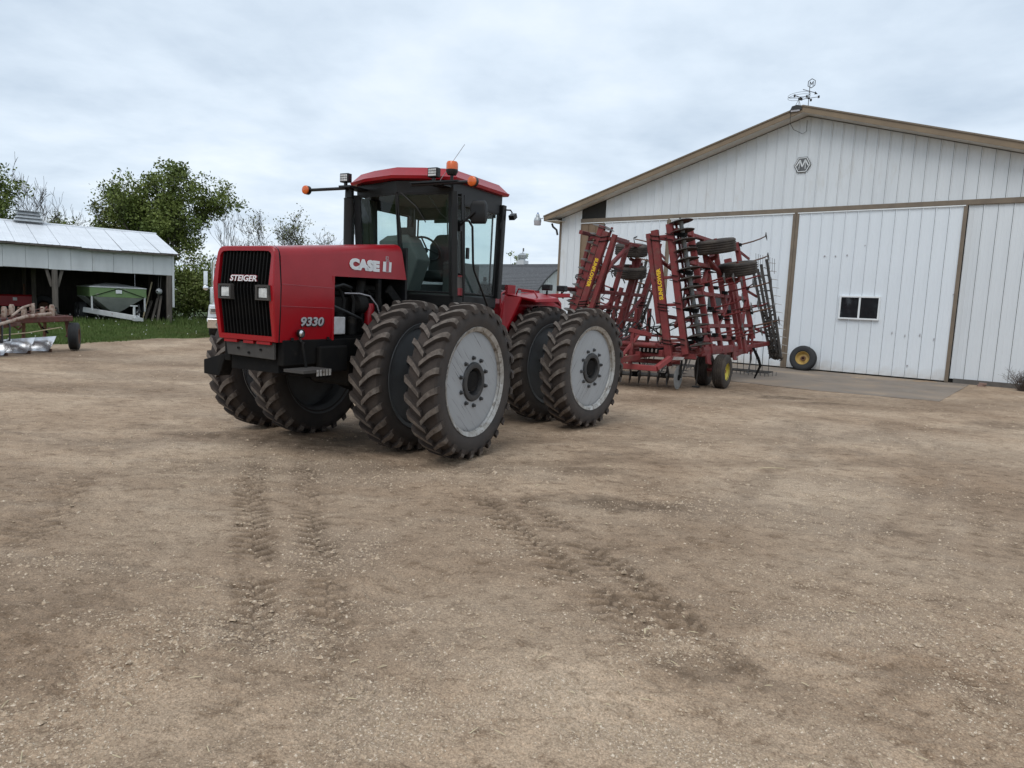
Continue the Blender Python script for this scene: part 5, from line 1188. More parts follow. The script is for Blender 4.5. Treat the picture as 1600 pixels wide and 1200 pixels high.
# --- centre section
def C_(name, p, q, w, h, up=(0, 0, 1), mt=IR): return MB().beam(p, q, w, h, up, .10).build(name, mt, im, smooth=20)
for s in (1, -1):
    C_('main_beam', (s * .75, -.5, .80), (s * .75, 5.4, .84), .12, .16)
    C_('side_beam', (s * 1.95, .4, .90), (s * 1.95, 3.6, .92), .12, .16); C_('side_beam', (s * 1.95, 3.2, .74), (s * 1.95, 5.3, .95), .12, .14)
    C_('wing_pivot', (s * 1.36, .0, .70), (s * 2.02, .45, .98), .11, .16)
    C_('tongue_beam', (s * .75, -.45, .74), (s * .06, -3.75, .52), .11, .14)
    MB().prism([(.0, .55), (.26, .55), (.42, .98), (.20, 1.06), (-.05, .80)], 'X', s * 1.30, s * 1.345).build('pivot_plate', IR, im, smooth=0)
    MB().lathe([(-.03, .03), (.03, .03), (.03, 0)], 'Y', 12, (s * 1.36, -.09, .70)).build('pivot_pin', 'tine_bright', im)
    for x, y, r_ in ((2.22, 1.42, RW_Y), (1.66, 1.78, RW_R)):
        gauge(Matrix.Translation((s * x, y, .425)) @ (Matrix.Identity(4) if s > 0 else Matrix.Rotation(math.pi, 4, 'Z')), r_, 'transport_wheel')
    MB().tube([(s * 1.5, 1.6, .43), (s * 2.3, 1.6 - .18, .43)], .04, 10).beam((s * 1.94, 1.6, .43), (s * 1.94, 2.5, .84), .10, .14).build('transport_axle', IR, im)
    MB().tube([(s * 1.75, 2.4, 1.25), (s * 1.3, 1.0, 1.05)], .055, 12).tube([(s * 1.3, 1.0, 1.05), (s * 1.0, .1, .92)], .028, 10).build('fold_cylinder', 'black_frame', im)
    C_('reflector', (s * 2.0, 3.25, 1.0), (s * 2.0, 3.42, 1.02), .012, .08, mt='tine_bright')
for y, w_ in ((.15, 1.95), (1.3, 1.95), (3.1, 1.95), (4.1, 1.9), (5.3, 1.95)): C_('cross_tube', (-w_, y, .82), (w_, y, .82), .13, .13)
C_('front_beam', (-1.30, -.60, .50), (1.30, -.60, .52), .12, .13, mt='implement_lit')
for s in (1, -1):
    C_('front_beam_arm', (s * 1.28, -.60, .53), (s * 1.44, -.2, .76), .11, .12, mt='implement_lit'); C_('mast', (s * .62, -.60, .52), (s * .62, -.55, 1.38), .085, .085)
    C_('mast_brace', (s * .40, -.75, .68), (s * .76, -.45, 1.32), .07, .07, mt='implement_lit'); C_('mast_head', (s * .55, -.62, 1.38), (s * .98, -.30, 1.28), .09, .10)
MB().tube([(-1.2, -.5, 1.03), (1.2, -.5, 1.05)], .06, 12).build('rock_shaft', IR, im)
C_('cross_tube', (-1.3, -.30, .86), (1.3, -.30, .86), .12, .16)
MB().bx(.74, 1.22, -.42, -.30, .86, .99).build('valve_block', 'black_frame', im, smooth=0, bevel=.01)
for k in range(5): MB().tube([(.78 + k * .10, -.44, .89), (.79 + k * .10, -.455, .96)], .022, 8).build('valve_spool', 'tine_bright', im)
# low V disc gangs in front
for s in (1, -1):
    p0, p1 = Vector((s * .18, -.10, .29)), Vector((s * 1.42, .46, .29)); a = (p1 - p0).normalized(); rot = a.to_track_quat('Z', 'Y').to_matrix().to_4x4()
    MB().tube([p0 - a * .05, p1 + a * .05], .028, 8).build('gang_bolt', 'disc_steel', im)
    for k in range(7):
        inst('disc_blade', DISC, im, mtx=Matrix.Translation(p0.lerp(p1, k / 6)) @ rot)
        if k < 6: inst('spool', SPOOL, im, mtx=Matrix.Translation(p0.lerp(p1, (k + .5) / 6)) @ rot)
    C_('gang_tube', p0 + Vector((0, .12, .33)), p1 + Vector((0, .12, .33)), .10, .10)
    for k in (1.5, 4.5):
        q = p0.lerp(p1, k / 6); MB().tube([q, q + Vector((0, .24, .06)), q + Vector((0, .26, .24)), q + Vector((0, .12, .33))], .024, 6).box(q, (.14, .14, .12)).build('gang_hanger', 'black_frame', im)
    # gauge coulter at the gang end
    c = Vector((s * 1.58, .06, .30))
    MB().lathe([(-.012, .0), (-.012, .05), (-.004, .285), (.004, .285), (.012, .05), (.012, 0)], 'X', 32, c).build('coulter', 'spool', im)
    MB().lathe([(-.03, 0), (-.03, .07), (.03, .07), (.03, 0)], 'X', 16, c).beam(c + Vector((s * .06, 0, 0)), c + Vector((s * .02, .12, .48)), .05, .08).build('coulter_arm', 'black_frame', im)
    for k in range(4): MB().tube([c + Vector((-.12, -.12 + .02 * k, .42 + .02 * k)), c + Vector((.14, -.12 + .02 * k, .44 + .015 * k))], .008, 5).build('coulter_spring', 'tine_bright', im)
    MB().tube([(s * 1.74, .93, .9), (s * 1.78, .86, .55), (s * 1.74, .93, .06)], .018, 8).box((s * 1.74, .93, .03), (.16, .16, .03)).build('jack_stand', 'tine_dark', im)
# hoses
rg = random.Random(8)
for k in range(9):
    s = 1 if k % 2 else -1; x = .12 * (k - 4)
    MB().tube([(x * .3, -3.4, .72), (x * .5, -2.0, .80 + .05 * rg.random()), (x, -.6, 1.05 + .2 * rg.random()), (x * 1.4, .2, 1.45 + .3 * rg.random()), (x * 2 + .1 * s, .7, 1.25), (s * (1.0 + .05 * k), 1.2, 1.5 + .2 * rg.random())], .014, 6).build('hydraulic_hose', 'hose', im)
for k, (x, y, z) in enumerate(((.55, .5, 1.75), (.75, .3, 1.55), (-.4, .6, 1.7), (.95, .4, 1.30), (-.75, .5, 1.45))):
    MB().tube([(x, y, z - .25), (x + .10, y - .1, z), (x + .02, y - .12, z + .18), (x - .12, y, z + .10), (x - .10, y + .1, z - .2)], .015, 6).build('hydraulic_hose', 'hose', im)
for x in (-.35, .05, .4):
    C_('centre_post', (x, .9, .9), (x + .05, .8, 1.9), .09, .09); C_('centre_arm', (x - .1, .85, 1.35), (x + .35, .2, 1.2), .07, .08)
# centre cultivator shanks under the frame
for y, xs in ((2.2, (-1.5, -.9, -.3, .3, .9, 1.5)), (3.1, (-1.2, -.6, 0, .6, 1.2)), (4.1, (-1.5, -.9, -.3, .3, .9, 1.5)), (5.3, (-1.8, -1.2, -.6, 0, .6, 1.2, 1.85))):
    for x in xs:
        MB().tube([(x, y, .80), (x, y + .22, .78), (x, y + .30, .52), (x, y + .16, .28), (x, y + .02, .14)], [.026, .024, .022, .02, .016], 6).build('shank', 'tine_dark', im)
        inst('sweep', SWP, im, mtx=Matrix.Translation((x, y + .02, .13)))
# ground harrow behind the centre section, hung on chains
for s in (1, -1): C_('harrow_hanger', (s * 1.95, 5.2, .93), (s * 2.2, 6.4, 1.02), .09, .12)
C_('harrow_hanger', (-2.2, 6.3, 1.02), (2.2, 6.3, 1.02), .07, .08)
for k in range(4): MB().beam((-2.0, 5.95 + k * .22, .12), (2.3, 5.95 + k * .22, .12), .035, .035).build('harrow_bar', 'tine_dark', im)
for k in range(4):
    for j in range(18):
        x = -1.95 + j * .245 + .06 * k; y = 5.95 + k * .22; MB().tube([(x, y, .12), (x + .01, y - .05, .10), (x + .02, y - .10, .015)], .008, 4).build('harrow_tine', 'tine_dark', im)
for k in range(6):
    x = 1.25 + k * .19; MB().tube([(x, 6.3, .98), (x + .01, 6.3, .55), (x + .03, 6.28, .14)], .010, 5).build('chain', 'tine_dark', im)
MB().tube([(2.05, 4.95, .9), (2.22, 4.9, .62), (2.30, 4.92, .4), (2.16, 4.92, .02)], [.04, .045, .04, .025], 8).build('rear_stand', 'black_frame', im)
C_('rear_upright', (1.95, 5.1, .7), (1.97, 5.1, 1.42), .05, .09); C_('rear_upright', (1.8, 5.3, .7), (1.8, 5.3, 1.3), .05, .09)
# hitch clevis
MB().bx(-.08, .08, -3.95, -3.70, .46, .58).build('clevis', 'black_frame', im, smooth=0)
jug = thing('blue_jug', 'small blue plastic jug behind the implement frame', 'jug', (2.95, 20.1, 0), 0)
jug.location = Matrix.Rotation(-IYAW, 3, 'Z') @ Vector((-1.25, 2.05, 1.02)) + Vector((IX, IY, 0))
MB().lathe([(0, 0), (0, .11), (.26, .11), (.32, .05), (.36, .05), (.36, 0)], 'Z', 16).build('body', 'blue_plastic', jug)
MB().lathe([(.36, .055), (.39, .055), (.39, 0)], 'Z', 12).build('cap', 'decal_white', jug)
MB().bx(-.25, .25, -.2, .2, -.14, -.002).build('tray', IR, jug, smooth=0)
# ------------------------------------------------------------------ spare tyre, bush, brick and litter by the shed wall
sp_ = thing('spare_wheel', 'loose black tyre with gold rim leaning on the shed door', 'wheel', b2w(.81, -.42, 0), BYAW)
lean = Matrix.Translation((0, 0, .425)) @ Matrix.Rotation(-.20, 4, 'X') @ Matrix.Rotation(-math.pi / 2, 4, 'Z')
_t = wing_tyre('tyre', .445, .27, .235, 'rubber_black', 3); inst('tyre', _t, sp_, mtx=lean)
MB().lathe([(.08, .215), (.105, .228), (.10, .235), (.06, .205), (-.01, .185), (-.03, .16), (-.02, .10), (.0, .085)], 'X', 32).build('rim', 'gold_rim', sp_, mtx=lean)
MB().lathe([(-.005, .09), (.02, .08), (.02, .045), (-.06, .04), (-.06, 0)], 'X', 24).build('hub', 'rust', sp_, mtx=lean)
for k, (z, ang, dx) in enumerate(((.02, .3, 0), (.081, -.2, .03))):
    o = MB().box((0, 0, .03), (.20 - .01 * k, .095, .06)).build('brick', 'brick', None, smooth=0, bevel=.006); o.location = b2w(6.05 + dx, -.42, z - .02); o.rotation_euler = (0, 0, BYAW + ang)
    tag(o, ['lower of two old bricks at the foot of the shed wall', 'upper of two old bricks at the foot of the shed wall'][k], 'brick', 'bricks by the shed wall')
def twig_bush(name, label, loc, h, n, spread, mt, seed, cat='bush', group=None, r0=.006):
    rg = random.Random(seed); t = thing(name, label, cat, loc, 0, group); m = MB()
    for k in range(n):
        a = rg.uniform(0, 6.28); l = h * rg.uniform(.55, 1.05); sp = spread * rg.uniform(.1, 1)
        p0 = Vector((rg.gauss(0, .08 * spread), rg.gauss(0, .08 * spread), 0)); p2 = p0 + Vector((math.cos(a) * sp, math.sin(a) * sp, l))
        p1 = (p0 + p2) / 2 + Vector((rg.uniform(-.06, .06), rg.uniform(-.06, .06), .08 * h)); m.tube([p0, p1, p2], [r0, r0 * .8, r0 * .4], 4)
        for j in range(5):
            f = rg.uniform(.35, .95); q = p0.lerp(p2, f) + Vector((0, 0, .03)); e_ = q + Vector((rg.uniform(-1, 1), rg.uniform(-1, 1), rg.uniform(.2, 1))) * .22 * h
            m.tube([q, e_], [r0 * .55, r0 * .3], 3)
    m.build('stems', mt, t); return t
twig_bush('dry_bush', 'bare twiggy bush at the right end of the shed wall', b2w(7.05, -.75, -.02), .62, 80, .55, 'dry_twig', 3)
for k, (x, y, a, l) in enumerate(((3.19, 8.26, .15, .34), (.84, 3.82, 1.1, .07), (-12.3, 16.7, .5, .5))):
    m = MB().tube([(-l / 2, 0, .012), (0, .01, .02), (l / 2, -.005, .012)], [.005, .006, .004], 5)
    o = m.build('stick', 'straw', None, (x, y, .005), a)
    tag(o, ['pale straight stick on the dirt right of the tractor', 'short straw piece on the foreground dirt', 'pale bent stick on the ground below the plow'][k], 'stick', 'sticks on the yard')

def make_litter():
    rg = np.random.default_rng(44); n = 110; r = CAMH * FPX / rg.uniform(70, 740, n); a = rg.uniform(-R(40), R(40), n); x = np.sin(a) * r; y = np.cos(a) * r; h, _, _ = ground_fields(x, y)
    k = grass_mask(x, y) < .2; x, y, h, r = x[k], y[k], h[k], r[k]; n = len(x); t = rg.uniform(0, 6.28, n); l = rg.uniform(.008, .028, n) * (1 + r / 20); w = .0016 * (1 + r / 6)
    dx, dy = np.cos(t), np.sin(t); z = h * np.clip(1.4 - r / 35, 0, 1) + .008
    V = np.stack([np.stack([x - dx * l - dy * w, y - dy * l + dx * w, z], 1), np.stack([x + dx * l - dy * w, y + dy * l + dx * w, z + .004], 1), np.stack([x + dx * l + dy * w, y + dy * l - dx * w, z + .004], 1), np.stack([x - dx * l + dy * w, y - dy * l - dx * w, z], 1), np.stack([x, y, z + w * 1.5 + .003], 1)], 1).reshape(-1, 3)
    F = (np.array([[0, 1, 4], [1, 2, 4], [2, 3, 4], [3, 0, 4]])[None] + (np.arange(n) * 5)[:, None, None]).reshape(-1, 3)
    o = D.objects.new('straw_litter', np_mesh('straw_litter', V, F, 'straw')); COL.objects.link(o); o['label'] = 'bits of pale straw strewn over the dirt yard'; o['category'] = 'straw'; struct(o, 'stuff')
make_litter()

# ------------------------------------------------------------------ plow at the left edge
PX, PY = -12.72, 19.75
pw = thing('moldboard_plow', 'old red moldboard plow with bright shares and one black tyre', 'plow', (PX, PY, 0), R(-2))
# local: -Y runs forward (towards the left edge of the picture), +X towards the yard
MB().beam((-.02, .15, .90), (-.55, -4.6, .84), .16, .16).build('main_beam', 'plow_red', pw); MB().beam((-.45, -.05, .98), (-1.1, -4.6, .92), .10, .12).build('rear_beam', 'plow_red', pw)
for k in range(6): MB().beam((-.02 - .10 * k, -.05 - .8 * k, .94), (-.52 - .11 * k, -.1 - .8 * k, .98), .08, .10).build('cross_member', 'plow_red', pw)
wt = wing_tyre('tyre', .40, .26, .20, 'rubber_black', 5)
wm = Matrix.Translation((.10, .12, .40)) @ Matrix.Rotation(R(28), 4, 'Z')
w_ = inst('tail_wheel', rim_small('rust'), pw, mtx=wm); inst('tyre', wt, w_)
MB().beam((-.05, .12, .40), (-.12, .10, 1.0), .08, .10).tube([(-.12, .10, .4), (.10, .12, .40)], .04, 8).build('wheel_arm', 'plow_red', pw)
def moldboard():
    m = MB(); g = []
    for i in range(9):
        u = i / 8; row = []
        for j in range(7):
            v = j / 6; curve = .17 * (1 - v) ** 2 - .04 * u * v
            row.append((-.27 + .54 * u + .05 * v * u, -.18 + .12 * u - curve + .20 * v * u * .6 + .03, .0 + (.34 + .06 * u) * v))
        g.append(row)
    b = [[(x, y + .012, z) for x, y, z in r] for r in g]
    m.loft(g, False, False); m.loft(b, False, False); return m.mesh('moldboard', 'steel_shiny', 60)
MBD = moldboard()
for k in range(4):
    y = -.72 - .80 * k; x = -.26 + .0 * k
    inst('moldboard', MBD, pw, mtx=Matrix.Translation((x, y, .03)) @ Matrix.Rotation(R(8), 4, 'Z'))
    MB().tube([(x - .12, y + .12, .12), (x - .15, y + .34, .40), (x - .10, y + .30, .75), (x - .05, y + .15, .92)], [.05, .05, .045, .045], 6).build('standard', 'rust', pw)
    MB().beam((x - .35, y + .10, .05), (x + .25, y + .05, .03), .03, .10).build('landside', 'rust', pw)
    for j, dx in enumerate((-.20, .08)):
        c = Vector((-.17 - .075 * k + dx * .25 + .02 * math.sin(5 * k + 9 * dx), -.50 - .62 * k + dx * .8, .90)); zj = .04 * math.sin(7 * k + 11 * dx)
        MB().loft([[(c.x - .055, c.y - .03, .92), (c.x + .055, c.y - .03, .92), (c.x + .055, c.y + .03, .92), (c.x - .055, c.y + .03, .92)],
                   [(c.x - .06, c.y - .035, 1.2 + zj), (c.x + .06, c.y - .035, 1.2 + zj), (c.x + .06, c.y + .035, 1.2 + zj), (c.x - .06, c.y + .035, 1.2 + zj)],
                   [(c.x - .035, c.y - .03, 1.26 + zj), (c.x + .035, c.y - .03, 1.26 + zj), (c.x + .035, c.y + .03, 1.26 + zj), (c.x - .035, c.y + .03, 1.26 + zj)]]).build('trip_spring_post', 'plow_cream', pw, smooth=0, bevel=.008)
MB().tube([(.05, -.75, 1.05), (-.02, -1.6, .98), (.05, -2.6, .80), (-.1, -3.6, .72)], .045, 8).build('drag_link', 'plow_cream', pw); MB().tube([(-.3, -.9, 1.30), (-.22, -1.4, 1.22), (-.15, -1.9, 1.0)], .03, 8).build('lever', 'plow_cream', pw)
MB().tube([(-.05, -.2, .66), (-.02, -1.5, .56), (-.1, -3.2, .50)], .014, 6).build('cable', 'straw', pw); MB().beam((-.05, -1.8, .80), (.10, -4.5, .62), .10, .10).build('tongue', 'plow_red', pw)
for k in range(4):
    y = -2.2 - .25 * k; MB().tube([(-.05, y, .95), (.10, y - .1, .75), (.12, y - .15, .40 - .04 * k), (.0, y - .3, .36), (-.05, y - .4, .8)], .022, 7).build('hose', 'hose', pw)
for k in range(8):
    y = -.2 - .45 * k; MB().box((-.30 - .06 * k, y, 1.02 + .02 * (k % 2)), (.10, .12, .09), Matrix.Rotation(.4 * k, 3, 'Z')).build('bracket', 'rust', pw, smooth=0)
rgp = random.Random(77)
for k in range(34):
    y = -.1 - 3.6 * rgp.random(); x = -.15 - .5 * rgp.random() + y * .1; z = .62 + .55 * rgp.random(); a = Vector((rgp.uniform(-.25, .25), rgp.uniform(-.4, .4), rgp.uniform(-.22, .22)))
    if k % 3: MB().beam(Vector((x, y, z)), Vector((x, y, z)) + a, .03 + .03 * rgp.random(), .02 + .02 * rgp.random()).build('linkage_bar', ('rust', 'plow_red', 'black_frame')[k % 3], pw)
    else: MB().tube([Vector((x, y, z)) - a * .5, Vector((x, y, z)) + a * .5], .03, 8).build('trip_spring', 'rust', pw)
for k in range(4): MB().tube([(-.5 - .03 * k, .05 - .12 * k, 1.0), (-.45, .02 - .12 * k, 1.16), (-.3, -.02 - .12 * k, 1.12)], .02, 6).build('linkage', 'rust', pw)

# ------------------------------------------------------------------ machinery parked in the pole shed
gw = thing('hopper_wagon', 'green and white hopper wagon parked in the pole shed', 'wagon', (-21.0, 36.7, 0), R(40))
# local: front faces -Y
def hop(z, w, y0, y1): return [(-w, y0, z), (w, y0, z), (w, y1, z), (-w, y1, z)]
MB().loft([hop(1.32, 1.30, -.5, 3.6), hop(1.80, 1.30, -.5, 3.6)], True, False).build('hopper_band', 'hopper_green', gw, smooth=0)
MB().loft([hop(1.80, 1.32, -.52, 3.62), [(-1.32, -.52, 1.84), (1.32, -.52, 1.84), (1.32, 3.62, 1.84), (-1.32, 3.62, 1.84)], [(-.2, 1.2, 2.06), (.2, 1.2, 2.06), (.2, 1.6, 2.06), (-.2, 1.6, 2.06)]], True, True).build('hopper_cover', 'hopper_white', gw, smooth=0)
MB().loft([hop(1.32, 1.18, -.48, 3.5), [(-.16, .35, .52), (.16, .35, .52), (.16, 2.4, .52), (-.16, 2.4, .52)]], True, True).build('hopper_cone', 'hopper_white', gw, smooth=0)
for s in (-1, 1): MB().beam((s * 1.22, -.47, 1.35), (s * 1.22, -.47, .62), .08).build('leg', 'hopper_white', gw)
MB().beam((-1.2, -.52, 1.34), (.0, -.53, 1.78), .03).beam((1.2, -.52, 1.34), (.0, -.53, 1.78), .03).build('band_brace', 'black_frame', gw)
MB().bx(-.14, .14, -.535, -.525, 1.52, 1.70).build('decal_plate', 'decal_white', gw, smooth=0)
MB().beam((-1.45, .4, .62), (.55, -1.85, .30), .14, .26).build('frame_rail', 'hopper_white', gw); MB().beam((1.2, 1.0, .60), (.62, -1.85, .30), .14, .22).build('frame_rail', 'hopper_white', gw)
MB().box((-.35, -.86, .47), (.16, .02, .06), Matrix.Rotation(.8, 3, 'Z')).build('reflector', 'stripe_red', gw, smooth=0)
MB().bx(.35, .75, -2.35, -1.75, .18, .34).tube([(.45, -1.75, .3), (.48, -1.65, .95)], .06, 8).bx(.30, .62, -1.72, -1.6, .9, .96).build('tongue_jack', 'hopper_white', gw, smooth=0)
MB().tube([(.9, -.55, .98), (.95, -.6, .65), (.75, -1.0, .5), (.7, -1.6, .4)], .05, 8).build('hose', 'hose', gw)
wt2 = wing_tyre('tyre', .50, .36, .25, 'rubber_black', 3)
for s in (-1, 1):
    for y in (.9, 1.95): w_ = inst('wheel', rim_small('hopper_white'), gw, (s * 1.45, y, .5)); inst('tyre', wt2, w_)
for k in range(3): MB().add([(-1.30, 1.0 + k * .85, 1.32), (-1.30, 1.75 + k * .85, 1.32), (-.5, 1.75 + k * .85, .62), (-1.34, 1.0 + k * .85, 1.3), (-1.34, 1.75 + k * .85, 1.3), (-.54, 1.75 + k * .85, .60)], [(0, 1, 2), (5, 4, 3), (0, 3, 4, 1), (1, 4, 5, 2), (2, 5, 3, 0)]).build('side_gusset', 'hopper_white', gw, smooth=0)
ot = thing('old_red_tractor', 'dark red machine with small white decal in the pole shed shadows', 'tractor', (-26.6, 37.2, 0), R(35))
MB().loft([[(-1.0, -.5, .62), (.72, -.5, .62), (.72, .3, .62), (-1.0, .3, .62)], [(-1.0, -.5, 1.15), (.72, -.5, 1.17), (.72, .3, 1.17), (-1.0, .3, 1.15)], [(-1.0, -.4, 1.22), (.65, -.4, 1.24), (.65, .2, 1.24), (-1.0, .2, 1.22)]]).build('hood', 'red_paint_dull', ot, smooth=0, bevel=.02)
MB().bx(-.20, -.02, -.51, -.502, .92, 1.08).build('decal', 'decal_white', ot, smooth=0)
for x, y in ((1.15, .2), (-1.6, .6)): w_ = inst('wheel', rim_small('rust'), ot, mtx=Matrix.Translation((x, y, .62)) @ Matrix.Rotation(R(90), 4, 'Z') @ Matrix.Scale(1.25, 4)); inst('tyre', wt2, w_)
MB().bx(-2.0, -1.0, -.4, .3, .55, 1.35).build('rear_housing', 'black_frame', ot, smooth=0); MB().tube([(-1.3, -.2, 1.3), (-1.1, -.2, 1.7)], .03, 6).build('steering_column', 'black_frame', ot); MB().tube([(.3, -.1, 1.2), (.3, -.1, 1.8)], .05, 8).build('exhaust_pipe', 'rust', ot)
# boards and tools leaning on the inside of the right end wall
def s2w(x, y, z): return Matrix.Rotation(SYAW, 3, 'Z') @ Vector((x, y, z)) + Vector((SX, SY, 0))
for k, (x, y, dx, hgt, w) in enumerate(((-.50, .5, .30, 1.5, .12), (-.75, .7, .42, 1.35, .14), (-.42, .9, .20, 1.75, .10), (-1.2, .8, .62, 2.2, .07), (-1.05, 1.0, .5, 1.2, .15))):
    o = MB().beam(s2w(x - .2, y - .25, -.02), s2w(x - .2 + dx, y + .1, hgt), w, .03).build('leaning_board', 'straw' if k == 3 else 'old_wood', None, smooth=0)
    tag(o, ['weathered board leaning nearest the shed corner post', 'wide grey board leaning inside the shed end', 'tall narrow board standing beside the shed corner post', 'long pale pole leaning inside the shed end', 'short wide board at the back of the leaning boards'][k], 'board', 'boards leaning in the pole shed')
fn = thing('hanging_funnel', 'white metal funnel hanging inside the shed end wall', 'funnel', s2w(-.62, .35, 1.72), 0)
MB().lathe([(-.10, .04), (-.05, .10), (.10, .17), (.12, .17)], 'Y', 14).build('cone', 'hopper_white', fn); MB().tube([(0, 0, .1), (.05, 0, .9)], .012, 5).tube([(.12, 0, .1), (.18, 0, .9)], .012, 5).build('hanger_rod', 'plate_grey', fn)

# ------------------------------------------------------------------ highway truck behind the tractor's nose
tk = thing('semi_truck', 'white and green highway truck parked behind the tractor nose', 'truck', (-11.37, 28.85, 0), R(20))
# local: front faces -Y
MB().loft([[(-.62, -.9, .95), (.62, -.9, .95), (.62, 1.2, .95), (-.62, 1.2, .95)], [(-.62, -.9, 1.75), (.62, -.9, 1.75), (.72, 1.2, 1.95), (-.72, 1.2, 1.95)], [(-.5, -.85, 1.85), (.5, -.85, 1.85), (.62, 1.2, 2.05), (-.62, 1.2, 2.05)]]).build('hood', 'truck_white', tk, bevel=.04)
MB().bx(-.45, .45, -.96, -.90, .80, 1.80).build('radiator_grille', 'chrome', tk, smooth=0, bevel=.02)
for k in range(9): MB().bx(-.40 + k * .09, -.36 + k * .09, -.98, -.96, .86, 1.74).build('grille_bar', 'plate_grey', tk, smooth=0)
MB().loft([[(-1.22, -1.15, .40), (1.22, -1.15, .40), (1.22, -.95, .40), (-1.22, -.95, .40)], [(-1.22, -1.18, .78), (1.22, -1.18, .78), (1.22, -.95, .78), (-1.22, -.95, .78)]]).build('bumper', 'chrome', tk, bevel=.03)
for s in (-1, 1):
    f = MB(); f.loft([[(s * .62, -.95, .85), (s * 1.2, -.95, .80), (s * 1.2, -.90, .80), (s * .62, -.90, .85)], [(s * .62, -.92, 1.28), (s * 1.16, -.92, 1.26), (s * 1.16, -.5, 1.32), (s * .62, -.5, 1.35)], [(s * .62, -.1, 1.35), (s * 1.2, -.1, 1.30), (s * 1.2, .2, 1.10), (s * .62, .2, 1.35)], [(s * .62, .55, .85), (s * 1.2, .55, .80), (s * 1.2, .6, .75), (s * .62, .6, .8)]])
    f.build('fender', 'truck_white', tk, smooth=40)
    hl = MB().bx(s * .78, s * 1.12, -.99, -.94, .98, 1.20).build('headlight', 'chrome', tk, smooth=0, bevel=.02); MB().bx(s * .82, s * 1.08, -1.0, -.99, 1.02, 1.16).build('lens', 'plate_grey', hl, smooth=0)
    w_ = inst('wheel', rim_small('chrome'), tk, (s * 1.02, -.18, .52)); inst('tyre', wt2, w_)
    MB().tube([(s * 1.12, 1.0, 1.2), (s * 1.12, 1.0, 3.05), (s * 1.05, .92, 3.22), (s * .98, .85, 3.30)], .075, 10).build('exhaust_stack', 'chrome', tk)
    MB().lathe([(1.3, .09), (1.32, .14), (2.0, .14), (2.02, .09)], 'Z', 14, (s * 1.12, .98, 0)).build('air_cleaner', 'chrome', tk)
    MB().bx(s * 1.32, s * 1.48, 1.0, 1.06, 2.10, 2.68).lathe([(-.04, .0), (-.03, .11), (.03, .11), (.04, 0)], 'Y', 14, (s * 1.40, 1.02, 1.98)).build('mirror', 'chrome', tk, smooth=0, bevel=.01)
    MB().tube([(s * .95, 1.2, 2.62), (s * 1.42, 1.06, 2.62)], .015, 6).tube([(s * .95, 1.2, 1.95), (s * 1.42, 1.06, 2.05)], .015, 6).build('mirror_arm', 'plate_grey', tk)
    MB().bx(s * .70, s * 1.10, .6, 1.15, .55, 1.25).build('step_tank', 'chrome', tk, smooth=0, bevel=.04)
    MB().bx(s * 1.0, s * 1.04, 1.24, 2.5, 1.5, 2.3).build('cab_stripe', 'truck_green', tk, smooth=0)
MB().loft([[(-1.0, 1.2, 1.0), (1.0, 1.2, 1.0), (1.02, 3.2, 1.0), (-1.02, 3.2, 1.0)], [(-1.0, 1.22, 2.05), (1.0, 1.22, 2.05), (1.02, 3.2, 2.05), (-1.02, 3.2, 2.05)], [(-.95, 1.45, 2.70), (.95, 1.45, 2.70), (1.0, 3.2, 2.75), (-1.0, 3.2, 2.75)], [(-.85, 1.6, 2.86), (.85, 1.6, 2.86), (.9, 3.15, 2.95), (-.9, 3.15, 2.95)]]).build('cab', 'truck_white', tk, smooth=0, bevel=.04)
for s in (-1, 1): MB().add([(s * .06, 1.235, 2.1), (s * .90, 1.235, 2.1), (s * .86, 1.43, 2.66), (s * .06, 1.43, 2.66)], [(0, 1, 2, 3)]).build('windshield_pane', 'pane_dark', tk, smooth=0)
MB().bx(-1.05, 1.05, 3.3, 8.5, 1.0, 1.2).build('frame', 'black_frame', tk, smooth=0); MB().loft([hop(1.3, 1.2, 3.5, 9.5), hop(2.9, 1.25, 3.4, 9.6)], True, True).build('grain_box', 'truck_green', tk, smooth=0)
for s in (-1, 1):
    for y in (6.6, 7.8): w_ = inst('wheel', rim_small('chrome'), tk, (s * .98, y, .52)); inst('tyre', wt2, w_)

# ------------------------------------------------------------------ trees
def tree_skeleton(rg, h, spread, levels, trunk_r, splay=.5, fork=.32, n0=5):
    segs = []; tips = []
    def grow(p, d, L, r, lv):
        n = 4; pts = [p]; rs = [r]
        for i in range(n):
            d = (d + Vector((rg.gauss(0, .10), rg.gauss(0, .10), rg.gauss(.02, .06)))).normalized(); p = p + d * (L / n); pts.append(p); rs.append(r * (1 - .5 * (i + 1) / n))
        segs.append((pts, rs))
        if lv == 0: tips.append((p, d)); return
        kk = rg.choice((2, 3, 3)) if lv < levels else n0
        for k in range(kk):
            q = rg.uniform(.35, 1.0) if k else 1.0; i = min(n, max(1, int(q * n))); a = rg.uniform(0, 6.28) if lv < levels else 6.28 * k / kk + rg.uniform(-.4, .4)
            sd = Vector((math.cos(a), math.sin(a), rg.uniform(-.1, .45))); nd = (d * rg.uniform(.6, 1.0) + sd * splay * rg.uniform(.7, 1.3)).normalized(); nd.x *= spread; nd.y *= spread; nd.normalize()
            grow(pts[i], nd, L * rg.uniform(.58, .80), rs[i] * rg.uniform(.55, .75), lv - 1)
    grow(Vector((0, 0, -.1)), Vector((rg.gauss(0, .04), rg.gauss(0, .04), 1)), h * fork, trunk_r, levels)
    zmax = max(t[0].z for t in tips); k = h / zmax
    segs = [([p * k for p in ps], rs) for ps, rs in segs]; tips = [(p * k, d) for p, d in tips]
    return segs, tips
